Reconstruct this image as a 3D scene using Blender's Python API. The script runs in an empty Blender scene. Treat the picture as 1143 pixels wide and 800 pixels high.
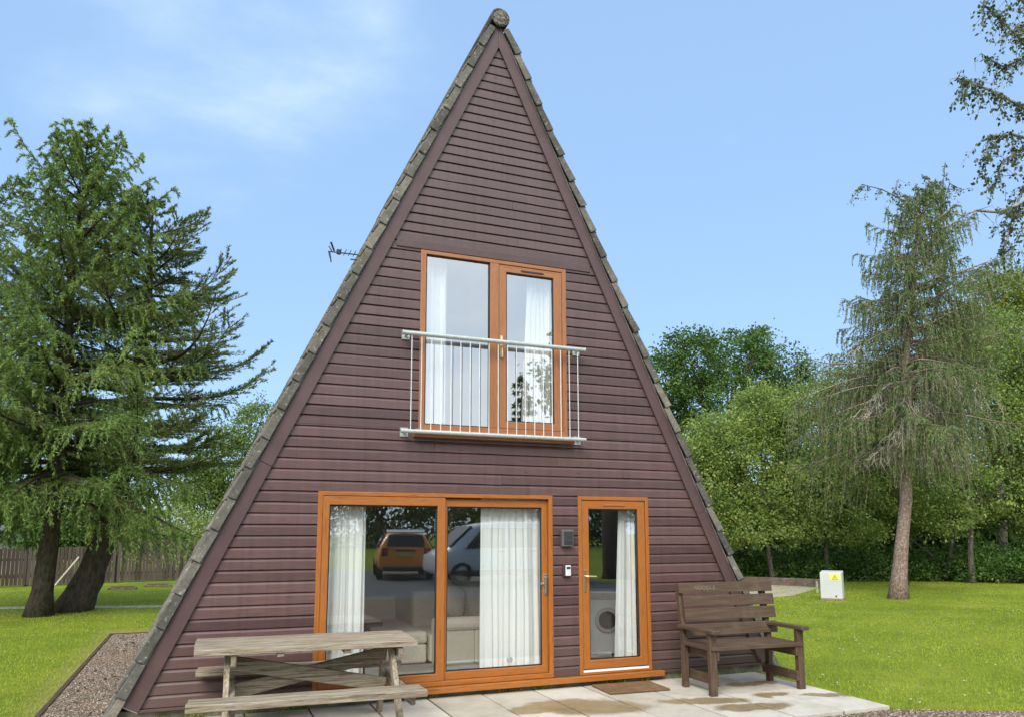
import bpy, math, random
import numpy as np
from mathutils import Vector, Matrix
R = random.Random(7)
rng = np.random.default_rng(11)
scene = bpy.context.scene
C = scene.collection
rad = math.radians

# ------------------------------------------------------------------ camera
CAM = np.array([-3.1562, -8.2065, 1.8417]); YAW, PITCH, FPX, U0, V0 = 0.37687, 0.13752, 846.385, 563.18, 477.47
_f = np.array([math.sin(YAW)*math.cos(PITCH), math.cos(YAW)*math.cos(PITCH), math.sin(PITCH)])
_r = np.array([math.cos(YAW), -math.sin(YAW), 0.0]); _u = np.cross(_r, _f)
def at(u, v, y):
    """the point of the plane y = const seen along a sight line (used to lay the place out)"""
    d = (u-U0)*_r - (v-V0)*_u + FPX*_f
    return CAM + d*((y-CAM[1])/d[1])
cd = bpy.data.cameras.new('camera'); cam = bpy.data.objects.new('camera', cd); C.objects.link(cam)
cam.location = CAM
M = Matrix((( _r[0], _u[0], -_f[0]), (_r[1], _u[1], -_f[1]), (_r[2], _u[2], -_f[2])))
cam.rotation_euler = M.to_euler()
cd.sensor_fit = 'HORIZONTAL'; cd.sensor_width = 36; cd.lens = FPX/1143*36
cd.shift_x = (571.5-U0)/1143; cd.shift_y = (V0-400)/1143
cd.clip_start = 0.05; cd.clip_end = 2000
scene.camera = cam

# ------------------------------------------------------------------ materials
def new_mat(name):
    m = bpy.data.materials.new(name); m.use_nodes = True
    nt = m.node_tree; nt.nodes.clear()
    return m, nt
def N(nt, t, **kw):
    n = nt.nodes.new(t)
    for k, v in kw.items():
        if k in n.inputs: n.inputs[k].default_value = v
        else: setattr(n, k, v)
    return n
def L(nt, a, ao, b, bi): nt.links.new(a.outputs[ao], b.inputs[bi])
def ramp(nt, src, out, stops):
    r = nt.nodes.new('ShaderNodeValToRGB'); cr = r.color_ramp
    while len(cr.elements) < len(stops): cr.elements.new(0.5)
    for e, (p, c) in zip(cr.elements, stops):
        e.position = p; e.color = (*c, 1) if len(c) == 3 else c
    L(nt, src, out, r, 'Fac'); return r
def coords(nt, scale=(1, 1, 1), kind='Object', rot=(0, 0, 0)):
    t = N(nt, 'ShaderNodeTexCoord'); m = N(nt, 'ShaderNodeMapping')
    m.inputs['Scale'].default_value = scale; m.inputs['Rotation'].default_value = rot
    L(nt, t, kind, m, 'Vector'); return m
def noise(nt, vec, scale, detail=6, rough=.6, dist=0):
    n = N(nt, 'ShaderNodeTexNoise', Scale=scale, Detail=detail, Roughness=rough, Distortion=dist)
    if vec: L(nt, vec, 'Vector', n, 'Vector')
    return n
def mixc(nt, fac, a, b, mode='MIX'):
    m = N(nt, 'ShaderNodeMix', data_type='RGBA', blend_type=mode)
    for s, idx in ((fac, 0), (a, 6), (b, 7)):
        if isinstance(s, tuple) and isinstance(s[0], bpy.types.Node): nt.links.new(s[0].outputs[s[1]], m.inputs[idx])
        elif isinstance(s, (int, float)): m.inputs[idx].default_value = s
        else: m.inputs[idx].default_value = (*s, 1)
    return m
def mathn(nt, op, a, b=0.5, c=None, clamp=False):
    m = N(nt, 'ShaderNodeMath', operation=op); m.use_clamp = clamp
    for i, s in enumerate((a, b, c)):
        if s is None: continue
        if isinstance(s, tuple): nt.links.new(s[0].outputs[s[1]], m.inputs[i])
        else: m.inputs[i].default_value = s
    return m
def finish(m, nt, color, rough=.6, bump=None, bstr=.3, bdist=.01, metal=0, spec=.5, transl=0):
    b = N(nt, 'ShaderNodeBsdfPrincipled'); o = N(nt, 'ShaderNodeOutputMaterial')
    if isinstance(color, tuple) and isinstance(color[0], bpy.types.Node): nt.links.new(color[0].outputs[color[1]], b.inputs['Base Color'])
    else: b.inputs['Base Color'].default_value = (*color, 1)
    if isinstance(rough, tuple): nt.links.new(rough[0].outputs[rough[1]], b.inputs['Roughness'])
    else: b.inputs['Roughness'].default_value = rough
    b.inputs['Metallic'].default_value = metal; b.inputs['Specular IOR Level'].default_value = spec
    if bump:
        bp = N(nt, 'ShaderNodeBump', Strength=bstr, Distance=bdist)
        nt.links.new(bump[0].outputs[bump[1]], bp.inputs['Height']); L(nt, bp, 'Normal', b, 'Normal')
    if transl:
        t = N(nt, 'ShaderNodeBsdfTranslucent'); mx = N(nt, 'ShaderNodeMixShader', Fac=transl)
        if isinstance(color, tuple) and isinstance(color[0], bpy.types.Node): nt.links.new(color[0].outputs[color[1]], t.inputs['Color'])
        else: t.inputs['Color'].default_value = (*color, 1)
        L(nt, b, 'BSDF', mx, 1); L(nt, t, 'BSDF', mx, 2); L(nt, mx, 'Shader', o, 'Surface')
    else: L(nt, b, 'BSDF', o, 'Surface')
    return m
def tone(nt): return N(nt, 'ShaderNodeAttribute', attribute_name='tone')
def plain(name, col, rough=.6, metal=0, var=.15, scale=8, bstr=.1, spec=.5):
    m, nt = new_mat(name); c = coords(nt); n = noise(nt, c, scale)
    d = tuple(x*(1-var) for x in col); l = tuple(min(1, x*(1+var)) for x in col)
    r = ramp(nt, n, 'Fac', [(.3, d), (.7, l)])
    return finish(m, nt, (r, 'Color'), rough, (n, 'Fac'), bstr, .004, metal, spec)

def siding_mat(name):
    m, nt = new_mat(name); c = coords(nt, (1.2, 1, 22)); n = noise(nt, c, 3, 8, .65)
    c2 = coords(nt, (.5, 1, .8)); n2 = noise(nt, c2, 1.1, 4)
    t = tone(nt)
    base = ramp(nt, t, 'Fac', [(0, (.066, .029, .024)), (.5, (.098, .046, .039)), (1, (.136, .071, .063))])
    w = ramp(nt, n, 'Fac', [(.35, (.72, .72, .72)), (.6, (1.06, 1.06, 1.06)), (.78, (1.3, 1.28, 1.28))])
    a = mixc(nt, 1.0, (base, 'Color'), (w, 'Color'), 'MULTIPLY')
    # weathering: greyer mauve paint in patches and on the exposed upper gable
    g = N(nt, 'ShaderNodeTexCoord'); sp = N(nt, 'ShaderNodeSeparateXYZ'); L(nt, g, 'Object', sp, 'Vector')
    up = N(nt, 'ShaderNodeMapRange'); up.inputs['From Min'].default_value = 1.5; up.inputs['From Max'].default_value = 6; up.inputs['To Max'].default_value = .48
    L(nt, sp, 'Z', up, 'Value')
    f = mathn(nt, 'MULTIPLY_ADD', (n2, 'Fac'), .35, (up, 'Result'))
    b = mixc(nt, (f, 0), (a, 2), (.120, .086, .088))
    # small knots and scuffs
    v = N(nt, 'ShaderNodeTexVoronoi', Scale=5.0); cv = coords(nt, (.35, 1, 1.6)); L(nt, cv, 'Vector', v, 'Vector')
    kn = ramp(nt, v, 'Distance', [(.03, (1, 1, 1)), (.06, (0, 0, 0))])
    b2 = mixc(nt, (kn, 'Color'), (b, 2), (.055, .03, .028))
    cs = coords(nt, (9, 1, .35)); ns = noise(nt, cs, 1.6, 5, .6); sm = ramp(nt, ns, 'Fac', [(.30, (.84, .83, .82)), (.55, (1, 1, 1)), (.78, (1.10, 1.09, 1.08))]); b2 = mixc(nt, 1.0, (b2, 2), (sm, 'Color'), 'MULTIPLY')
    dm = N(nt, 'ShaderNodeMapRange'); dm.inputs['From Min'].default_value = .75; dm.inputs['From Max'].default_value = .2; dm.inputs['To Max'].default_value = .5; L(nt, sp, 'Z', dm, 'Value'); df = mathn(nt, 'MULTIPLY', (dm, 'Result'), (n2, 'Fac')); b2 = mixc(nt, (df, 0), (b2, 2), (.10, .085, .06))
    return finish(m, nt, (b2, 2), .42, (n, 'Fac'), .35, .004, spec=.45)
def oak(name, fade=0.0, axis='z'):
    m, nt = new_mat(name)
    sc = {'z': (30, 30, 1.6), 'x': (1.6, 30, 30)}[axis]
    c = coords(nt, sc); n = noise(nt, c, 2.2, 8, .6, .6)
    a = tuple(x+(y-x)*fade for x, y in zip((.25, .075, .012), (.24, .105, .048)))
    b = tuple(x+(y-x)*fade for x, y in zip((.37, .125, .022), (.33, .155, .078)))
    r = ramp(nt, n, 'Fac', [(.3, a), (.5, b), (.72, tuple(x*.85 for x in a))])
    return finish(m, nt, (r, 'Color'), .38, (n, 'Fac'), .08, .002)
def weathered(name, axis, green=.3):
    m, nt = new_mat(name)
    sc = {'x': (1.3, 26, 26), 'z': (26, 26, 1.3), 'y': (26, 1.3, 26)}[axis]
    c = coords(nt, sc); n = noise(nt, c, 1.9, 10, .78, .7)
    c2 = coords(nt); n2 = noise(nt, c2, 3.2, 5, .65)
    t = tone(nt)
    r = ramp(nt, n, 'Fac', [(.36, (.035, .026, .018)), (.43, (.19, .145, .10)), (.54, (.34, .285, .21)), (.72, (.56, .51, .43))])
    tt = ramp(nt, t, 'Fac', [(0, (.62, .60, .56)), (1, (1.05, 1.05, 1.05))])
    a = mixc(nt, 1.0, (r, 'Color'), (tt, 'Color'), 'MULTIPLY')
    gm = ramp(nt, n2, 'Fac', [(.5, (0, 0, 0)), (.72, (green, green, green))])
    b = mixc(nt, (gm, 'Color'), (a, 2), (.20, .19, .05))
    return finish(m, nt, (b, 2), .85, (n, 'Fac'), .9, .006, spec=.25)
def bench_wood(name, axis):
    m, nt = new_mat(name)
    sc = {'x': (1.5, 24, 24), 'z': (24, 24, 1.5), 'y': (24, 1.5, 24)}[axis]
    c = coords(nt, sc); n = noise(nt, c, 1.8, 8, .62, .3)
    c2 = coords(nt); n2 = noise(nt, c2, 5, 4)
    r = ramp(nt, n, 'Fac', [(.3, (.054, .031, .018)), (.55, (.088, .054, .033)), (.78, (.14, .094, .06))])
    gm = ramp(nt, n2, 'Fac', [(.52, (0, 0, 0)), (.75, (.35, .35, .35))])
    b = mixc(nt, (gm, 'Color'), (r, 'Color'), (.16, .13, .075))
    return finish(m, nt, (b, 2), .6, (n, 'Fac'), .5, .004, spec=.35)
def tile_mat(name):
    m, nt = new_mat(name); c = coords(nt)
    n = noise(nt, c, 7, 8, .7); n2 = noise(nt, c, 26, 5, .7); n3 = noise(nt, c, 60, 3, .6); t = tone(nt)
    base = ramp(nt, t, 'Fac', [(0, (.088, .082, .071)), (.5, (.142, .132, .11)), (1, (.20, .18, .145))])
    d = ramp(nt, n, 'Fac', [(.3, (.55, .55, .55)), (.6, (1.05, 1.05, 1.05)), (.75, (1.3, 1.27, 1.2))])
    a = mixc(nt, 1.0, (base, 'Color'), (d, 'Color'), 'MULTIPLY')
    lm = ramp(nt, n2, 'Fac', [(.58, (0, 0, 0)), (.66, (.6, .6, .6))])
    b = mixc(nt, (lm, 'Color'), (a, 2), (.42, .40, .31))
    n4 = noise(nt, c, 12, 6, .75)
    om = ramp(nt, n4, 'Fac', [(.6, (0, 0, 0)), (.7, (.7, .7, .7))])
    b2 = mixc(nt, (om, 'Color'), (b, 2), (.24, .17, .055))
    return finish(m, nt, (b2, 2), .95, (n3, 'Fac'), .6, .006, spec=.2)
def leaf_mat(name, dark, mid, light, transl=.32, rough=.55, spec=.35):
    m, nt = new_mat(name); t = tone(nt)
    r = ramp(nt, t, 'Fac', [(0, dark), (.5, mid), (1, light)])
    return finish(m, nt, (r, 'Color'), rough, spec=spec, transl=transl)
def bark_mat(name, dark, light, lichen=None, sc=1.0):
    m, nt = new_mat(name); c = coords(nt, (9*sc, 9*sc, 2.2*sc)); n = noise(nt, c, 2, 8, .7, .5)
    c2 = coords(nt); n2 = noise(nt, c2, 9*sc, 6, .7)
    r = ramp(nt, n, 'Fac', [(.33, dark), (.6, light), (.75, tuple(x*1.3 for x in light))])
    col = (r, 'Color')
    if lichen:
        lm = ramp(nt, n2, 'Fac', [(.48, (0, 0, 0)), (.62, (.8, .8, .8))]); b = mixc(nt, (lm, 'Color'), col, lichen); col = (b, 2)
    return finish(m, nt, col, .95, (n, 'Fac'), 1.0, .03, spec=.15)
def glass_mat(name, base=.13, tint=(.975, .985, .98)):
    m, nt = new_mat(name)
    o = N(nt, 'ShaderNodeOutputMaterial'); tr = N(nt, 'ShaderNodeBsdfTransparent'); gl = N(nt, 'ShaderNodeBsdfGlossy', Roughness=0.0)
    tr.inputs['Color'].default_value = (*tint, 1); gl.inputs['Color'].default_value = (.97, .985, 1, 1)
    fr = N(nt, 'ShaderNodeFresnel', IOR=1.5); k0 = mathn(nt, 'MULTIPLY_ADD', (fr, 0), 1.6, base, True); ge = N(nt, 'ShaderNodeNewGeometry'); inv = mathn(nt, 'SUBTRACT', 1.0, (ge, 'Backfacing')); k = mathn(nt, 'MULTIPLY', (k0, 0), (inv, 0))
    # slight waviness of the sealed units
    c = coords(nt); n = noise(nt, c, 1.4, 1, .4); bp = N(nt, 'ShaderNodeBump', Strength=.02, Distance=.02); L(nt, n, 'Fac', bp, 'Height'); L(nt, bp, 'Normal', gl, 'Normal')
    mx = N(nt, 'ShaderNodeMixShader'); L(nt, k, 0, mx, 'Fac'); L(nt, tr, 0, mx, 1); L(nt, gl, 0, mx, 2); L(nt, mx, 0, o, 'Surface')
    return m
def curtain_mat(name, col=(.92, .92, .88), tr=.06):
    m, nt = new_mat(name); c = coords(nt, (60, 60, 60)); n = noise(nt, c, 4, 2)
    r = ramp(nt, n, 'Fac', [(.3, tuple(x*.93 for x in col)), (.7, col)])
    return finish(m, nt, (r, 'Color'), .9, (n, 'Fac'), .1, .002, spec=.1, transl=tr)

MAT = dict(
    siding=siding_mat('painted_siding'), barge=plain('painted_bargeboard', (.086, .048, .045), .45, 0, .16, 3),
    oak_z=oak('oak_foil_upright'), oak_x=oak('oak_foil_level', 0, 'x'), oak_uz=oak('faded_oak_upright', .55), oak_ux=oak('faded_oak_level', .55, 'x'),
    gasket=plain('rubber_gasket', (.012, .012, .012), .6), tile=tile_mat('concrete_tile'), plinth=None,
    white=plain('white_plastic', (.78, .78, .76), .4, 0, .04), wallw=plain('interior_white', (.72, .71, .68), .9, 0, .05, 2),
    carpet=plain('carpet', (.16, .145, .125), 1, 0, .3, 40), chrome=plain('polished_metal', (.75, .72, .66), .22, 1, .03), brass=plain('brass_handle', (.85, .70, .42), .25, 1, .05),
    galv=plain('galvanised_steel', (.50, .54, .51), .45, .55, .12, 20), dark=plain('dark_plastic', (.03, .03, .032), .5), greybox=plain('grey_plastic', (.10, .095, .09), .55),
    mortar=plain('mortar', (.16, .15, .12), 1, 0, .5, 40, .8), sofa=plain('cream_fabric', (.78, .70, .56), .95, 0, .06, 30, .2), cushion=plain('beige_cushion', (.55, .49, .40), .95, 0, .1, 30, .2),
    glass=glass_mat('window_glass', .17), glass_up=glass_mat('window_glass_upper', .36), curtain=curtain_mat('voile_curtain'),
)
def plinth_mat():
    m, nt = new_mat('mossy_concrete'); c = coords(nt); n = noise(nt, c, 5, 8, .7); n2 = noise(nt, c, 14, 5, .7)
    r = ramp(nt, n, 'Fac', [(.3, (.07, .065, .045)), (.55, (.21, .195, .14)), (.75, (.33, .31, .25))])
    gm = ramp(nt, n2, 'Fac', [(.45, (0, 0, 0)), (.65, (.75, .75, .75))]); b = mixc(nt, (gm, 'Color'), (r, 'Color'), (.10, .11, .03))
    return finish(m, nt, (b, 2), .95, (n2, 'Fac'), .7, .01, spec=.2)
MAT['plinth'] = plinth_mat()

# ------------------------------------------------------------------ mesh building
WORLD = {}
def link(o, parent=None):
    C.objects.link(o)
    if parent: o.parent = parent
    return o
class MB:
    def __init__(s): s.v = []; s.f = []; s.t = []
    def add(s, vs, fs, t=.5):
        b = len(s.v); s.v += [tuple(map(float, v)) for v in vs]; s.f += [tuple(b+i for i in f) for f in fs]; s.t += [t]*len(fs)
    def box(s, x0, x1, y0, y1, z0, z1, t=.5):
        s.hexa([(x0, y0, z0), (x1, y0, z0), (x1, y1, z0), (x0, y1, z0), (x0, y0, z1), (x1, y0, z1), (x1, y1, z1), (x0, y1, z1)], t)
    def hexa(s, p, t=.5):
        s.add(p, [(3, 2, 1, 0), (4, 5, 6, 7), (0, 1, 5, 4), (1, 2, 6, 5), (2, 3, 7, 6), (3, 0, 4, 7)], t)
    def bar(s, p0, p1, w, h, up=(0, 0, 1), t=.5):
        p0, p1, up = map(Vector, (p0, p1, up)); d = (p1-p0).normalized(); a = d.cross(up).normalized(); b = a.cross(d).normalized()
        q = []
        for p in (p0, p1):
            q += [p-a*w/2-b*h/2, p+a*w/2-b*h/2, p+a*w/2+b*h/2, p-a*w/2+b*h/2]
        s.add(q, [(0, 1, 2, 3), (7, 6, 5, 4), (0, 4, 5, 1), (1, 5, 6, 2), (2, 6, 7, 3), (3, 7, 4, 0)], t)
    def tube(s, pts, rs, n=8, t=.5, cap=True):
        pts = [Vector(p) for p in pts]; m = len(pts); rs = rs if hasattr(rs, '__len__') else [rs]*m
        ring = []; up = Vector((.31, .17, .93))
        for i, p in enumerate(pts):
            d = (pts[min(i+1, m-1)]-pts[max(i-1, 0)]).normalized()
            a = d.cross(up if abs(d.dot(up.normalized())) < .93 else Vector((1, 0, .1))).normalized(); b = d.cross(a)
            ring += [p+(a*math.cos(2*math.pi*k/n)+b*math.sin(2*math.pi*k/n))*rs[i] for k in range(n)]
        fs = [(i*n+k, i*n+(k+1) % n, (i+1)*n+(k+1) % n, (i+1)*n+k) for i in range(m-1) for k in range(n)]
        if cap: fs += [tuple(range(n-1, -1, -1)), tuple((m-1)*n+k for k in range(n))]
        s.add(ring, fs, t)
    def prism(s, poly, ax, a0, a1, t=.5):
        """extrude a 2D polygon along axis ax ('x','y','z') from a0 to a1"""
        mk = {'x': lambda p, a: (a, p[0], p[1]), 'y': lambda p, a: (p[0], a, p[1]), 'z': lambda p, a: (p[0], p[1], a)}[ax]
        n = len(poly); vs = [mk(p, a0) for p in poly]+[mk(p, a1) for p in poly]
        s.add(vs, [tuple(range(n-1, -1, -1)), tuple(range(n, 2*n))]+[(i, (i+1) % n, n+(i+1) % n, n+i) for i in range(n)], t)
    def sphere(s, c, r, n=12, m=8, t=.5, sc=(1, 1, 1)):
        vs = []
        for j in range(m+1):
            th = math.pi*j/m
            for k in range(n):
                ph = 2*math.pi*k/n; vs.append((c[0]+r*sc[0]*math.sin(th)*math.cos(ph), c[1]+r*sc[1]*math.sin(th)*math.sin(ph), c[2]+r*sc[2]*math.cos(th)))
        s.add(vs, [(j*n+k, (j+1)*n+k, (j+1)*n+(k+1) % n, j*n+(k+1) % n) for j in range(m) for k in range(n)], t)
    def build(s, name, mat, parent=None, bevel=0, smooth=False, local=False, seg=2, subsurf=0):
        off = Vector((0, 0, 0)) if (local or parent is None) else WORLD.get(parent.name, Vector((0, 0, 0)))
        me = bpy.data.meshes.new(name); me.from_pydata([(a-off[0], b-off[1], c-off[2]) for a, b, c in s.v], [], s.f)
        at_ = me.attributes.new('tone', 'FLOAT', 'FACE'); at_.data.foreach_set('value', np.array(s.t, np.float32))
        me.materials.append(mat); me.update()
        if smooth:
            me.shade_smooth()
        o = link(bpy.data.objects.new(name, me), parent)
        if parent is not None: WORLD[o.name] = off
        if bevel:
            b = o.modifiers.new('bevel', 'BEVEL'); b.width = bevel; b.segments = seg; b.limit_method = 'ANGLE'
        if subsurf:
            b = o.modifiers.new('sub', 'SUBSURF'); b.levels = subsurf; b.render_levels = subsurf
        return o
def quads(name, V, T, mat, parent=None):
    """fast mesh of loose quads or triangles: V (n,k,3), T (n,) tone"""
    n, k = V.shape[:2]; off = np.array(WORLD.get(parent.name, (0, 0, 0))) if parent else np.zeros(3)
    me = bpy.data.meshes.new(name); me.vertices.add(n*k); me.vertices.foreach_set('co', (V-off).astype(np.float32).ravel())
    me.loops.add(n*k); me.loops.foreach_set('vertex_index', np.arange(n*k, dtype=np.int32))
    me.polygons.add(n); me.polygons.foreach_set('loop_start', np.arange(0, n*k, k, dtype=np.int32))
    me.update(calc_edges=True)
    a = me.attributes.new('tone', 'FLOAT', 'FACE'); a.data.foreach_set('value', np.clip(T, 0, 1).astype(np.float32))
    me.materials.append(mat)
    o = link(bpy.data.objects.new(name, me), parent)
    if parent: WORLD[o.name] = Vector(off)
    return o
def tag(o, label, cat, group=None):
    o['label'] = label; o['category'] = cat
    if group: o['group'] = group
    return o
def root(name, loc, label, cat, group=None, rz=0):
    o = bpy.data.objects.new(name, None); C.objects.link(o); o.location = loc; o.rotation_euler = (0, 0, rz); o.empty_display_size = .2
    WORLD[o.name] = Vector(loc)
    return tag(o, label, cat, group)
def struct(o): o['kind'] = 'structure'; return o
def stuff(o): o['kind'] = 'stuff'; return o

# ------------------------------------------------------------------ terrain
def ground_z(x, y):
    xs = [-400, -46, -28, -20, -13, -8, -3.5, 0, 60, 400]; zs = [1.1, 1.1, 1.0, .40, .36, .30, 0, 0, 0, 0]
    return np.interp(y, xs, zs)
def sheet(name, poly_x, poly_y, mat, dz, inside=None):
    """grid sheet following the terrain"""
    mb = MB(); nx, ny = len(poly_x), len(poly_y)
    vs = [(x, y, float(ground_z(x, y))+dz) for y in poly_y for x in poly_x]
    mb.add(vs, [(j*nx+i, j*nx+i+1, (j+1)*nx+i+1, (j+1)*nx+i) for j in range(ny-1) for i in range(nx-1)])
    return struct(mb.build(name, mat, smooth=True))
def lawn_mat():
    m, nt = new_mat('lawn'); c = coords(nt)
    n = noise(nt, c, .55, 6, .65); n2 = noise(nt, c, 9, 6, .75); n3 = noise(nt, c, 70, 3, .7)
    r = ramp(nt, n, 'Fac', [(.3, (.15, .205, .02)), (.5, (.22, .275, .026)), (.7, (.33, .35, .05))])
    d = ramp(nt, n2, 'Fac', [(.3, (.62, .66, .6)), (.55, (1, 1, 1)), (.75, (1.22, 1.15, 1.05))])
    a = mixc(nt, 1.0, (r, 'Color'), (d, 'Color'), 'MULTIPLY')
    d3 = ramp(nt, n3, 'Fac', [(.3, (.6, .62, .6)), (.65, (1.1, 1.1, 1.1))])
    a2 = mixc(nt, 1.0, (a, 2), (d3, 'Color'), 'MULTIPLY')
    # worn, dried grass along the timber edging of the gravel strip
    sp = N(nt, 'ShaderNodeSeparateXYZ'); tc = N(nt, 'ShaderNodeTexCoord'); L(nt, tc, 'Object', sp, 'Vector')
    nx = mathn(nt, 'MULTIPLY_ADD', (n2, 'Fac'), .5, (sp, 'X'))
    dr = N(nt, 'ShaderNodeMapRange'); dr.inputs['From Min'].default_value = -4.75; dr.inputs['From Max'].default_value = -4.35; dr.inputs['To Max'].default_value = .75
    L(nt, nx, 0, dr, 'Value')
    lt = mathn(nt, 'LESS_THAN', (sp, 'X'), -3.0); my = mathn(nt, 'LESS_THAN', (sp, 'Y'), 8.6)
    f1 = mathn(nt, 'MULTIPLY', (dr, 'Result'), (lt, 0)); f2 = mathn(nt, 'MULTIPLY', (f1, 0), (my, 0))
    a3 = mixc(nt, (f2, 0), (a2, 2), (.33, .27, .10))
    return finish(m, nt, (a3, 2), .9, (n3, 'Fac'), .8, .03, spec=.15)
def gravel_mat():
    m, nt = new_mat('gravel_bed'); c = coords(nt)
    v = N(nt, 'ShaderNodeTexVoronoi', Scale=62.0); L(nt, c, 'Vector', v, 'Vector')
    n = noise(nt, c, 1.3, 5, .6); n2 = noise(nt, c, 4, 5)
    hue = N(nt, 'ShaderNodeSeparateColor'); L(nt, v, 'Color', hue, 'Color')
    r = ramp(nt, hue, 0, [(0, (.07, .05, .034)), (.35, (.155, .108, .072)), (.7, (.225, .175, .122)), (1, (.34, .295, .235))])
    e = ramp(nt, v, 'Distance', [(.2, (1, 1, 1)), (.75, (.35, .35, .35))])
    a = mixc(nt, 1.0, (r, 'Color'), (e, 'Color'), 'MULTIPLY')
    rm = ramp(nt, n, 'Fac', [(.45, (0, 0, 0)), (.65, (.5, .5, .5))]); b = mixc(nt, (rm, 'Color'), (a, 2), (.25, .12, .065))
    return finish(m, nt, (b, 2), .95, (v, 'Distance'), -.9, .015, spec=.2)
def dry_mat(name, col, sc=6): return plain(name, col, .95, 0, .3, sc, .5)
MAT['lawn'] = lawn_mat(); MAT['gravel'] = gravel_mat()
xs = sorted(set(list(np.linspace(-400, -30, 8))+list(np.linspace(-30, 45, 40))+list(np.linspace(45, 400, 8))))
ys = sorted(set([-28, -20, -13, -8, -3.5]+list(np.linspace(-400, -46, 6))+list(np.linspace(-46, 0, 60))+list(np.linspace(0, 60, 20))+list(np.linspace(60, 700, 8))))
sheet('ground', xs, ys, MAT['lawn'], 0.0)
sheet('gravel_path', [-4.58, -3.4], list(np.linspace(-2.12, 7.75, 12)), MAT['gravel'], .004)
# driveway gravel in front of the patio, its right edge curving away
gx = [-6.2, -4, -2, 0, 2, 3.5]; mb = MB()
pts = []
yy = sorted([-8, -3.5]+list(np.linspace(-9.0, -2.12, 16)))
def drive_right(y): return float(np.interp(y, [-9, -4.0, -2.7, -2.35, -2.12], [9.5, 6.2, 4.75, 4.05, 3.5]))
for y in yy: pts += [(x0*(1) if i < 5 else drive_right(y), y, float(ground_z(0, y))+.05) for i, x0 in enumerate(gx)]
mb.add(pts, [(j*6+i, j*6+i+1, (j+1)*6+i+1, (j+1)*6+i) for j in range(len(yy)-1) for i in range(5)])
struct(mb.build('gravel_drive', MAT['gravel'], smooth=True))
MAT['asphalt'] = plain('asphalt', (.085, .088, .09), .85, 0, .35, 3, .4)
sheet('road', [-60, 8.5], [-20.5, -20, -17, -13, -11, -9.0], MAT['asphalt'], .006)
# narrow concrete path across the lawn on the left
MAT['path'] = plain('pale_concrete', (.46, .42, .34), 1, 0, .2, 5, .3, .05)
mb = MB(); mb.add([(-40, 21.9, .006), (-40, 21.05, .006), (-2.4, 12.35, .006), (-2.4, 13.1, .006)], [(0, 1, 2, 3)])
p = at(-60, 680.5, 13.9); mb = MB()
mb.add([(-22, 17.75, .006), (-2.6, 12.65, .006), (-2.6, 13.25, .006), (-22, 18.5, .006)], [(0, 1, 2, 3)])
struct(mb.build('path', MAT['path']))
# timber edging of the gravel strip
mb = MB(); mb.box(-4.63, -4.58, -2.1, 7.8, -.05, .018); mb.box(-4.63, -3.3, 7.755, 7.8, -.05, .017)
struct(mb.build('kerb_strip', bench_wood('edging_timber', 'y')))

# patio of pale slabs
def slab_mat():
    m, nt = new_mat('patio_slab'); c = coords(nt); n = noise(nt, c, 3.5, 7, .65); n2 = noise(nt, c, 40, 4, .6); t = tone(nt)
    base = ramp(nt, t, 'Fac', [(0, (.40, .355, .285)), (.5, (.47, .43, .36)), (1, (.53, .485, .41))])
    d = ramp(nt, n, 'Fac', [(.25, (.74, .72, .68)), (.55, (1, 1, 1)), (.8, (1.08, 1.07, 1.05))])
    a = mixc(nt, 1.0, (base, 'Color'), (d, 'Color'), 'MULTIPLY')
    # wet, muddy stains left on the slabs
    wn = noise(nt, c, 3.0, 6, .6); mask = None
    tc = N(nt, 'ShaderNodeTexCoord'); wob = N(nt, 'ShaderNodeVectorMath', operation='MULTIPLY_ADD')
    nv = noise(nt, c, 4.2, 5, .62); L(nt, nv, 'Color', wob, 0); wob.inputs[1].default_value = (.34, .34, 0); L(nt, tc, 'Object', wob, 2)
    for (sx, sy, rx, ry, k) in STAINS:
        mp = N(nt, 'ShaderNodeMapping'); mp.vector_type = 'TEXTURE'
        mp.inputs['Location'].default_value = (sx+.17, sy+.17, 0); mp.inputs['Rotation'].default_value = (0, 0, k); mp.inputs['Scale'].default_value = (rx, ry, 1000)
        L(nt, wob, 0, mp, 'Vector'); ln = N(nt, 'ShaderNodeVectorMath', operation='LENGTH'); L(nt, mp, 0, ln, 0)
        e = mathn(nt, 'MULTIPLY_ADD', (ln, 'Value'), -3.6, 4.1, True)
        mask = e if mask is None else mathn(nt, 'MAXIMUM', (mask, 0), (e, 0))
    mk = mathn(nt, 'MULTIPLY', (mask, 0), .86)
    st = ramp(nt, n, 'Fac', [(.3, (.15, .10, .035)), (.7, (.27, .19, .085))])
    b = mixc(nt, (mk, 0), (a, 2), (st, 'Color'))
    sp = ramp(nt, n2, 'Fac', [(.70, (0, 0, 0)), (.76, (.7, .7, .7))]); b2 = mixc(nt, (sp, 'Color'), (b, 2), (.2, .17, .12))
    rr = mathn(nt, 'MULTIPLY_ADD', (mask, 0), -.38, .85)
    return finish(m, nt, (b2, 2), (rr, 0), (n2, 'Fac'), .25, .004, spec=.35)
PZ = .08
STAINS = [(.62, -.98, .62, .36, -.35), (.15, -.88, .36, .2, .1), (1.9, -1.2, .5, .17, -.25), (2.2, -1.62, .42, .15, -.2), (3.02, -.62, .36, .10, 0), (2.75, -1.2, .22, .12, 0), (3.35, -1.45, .3, .1, -.3), (-.5, -1.75, .5, .2, 0)]
MAT['slab'] = slab_mat()
mb = MB(); x0 = -3.92; pitch = .622
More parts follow.
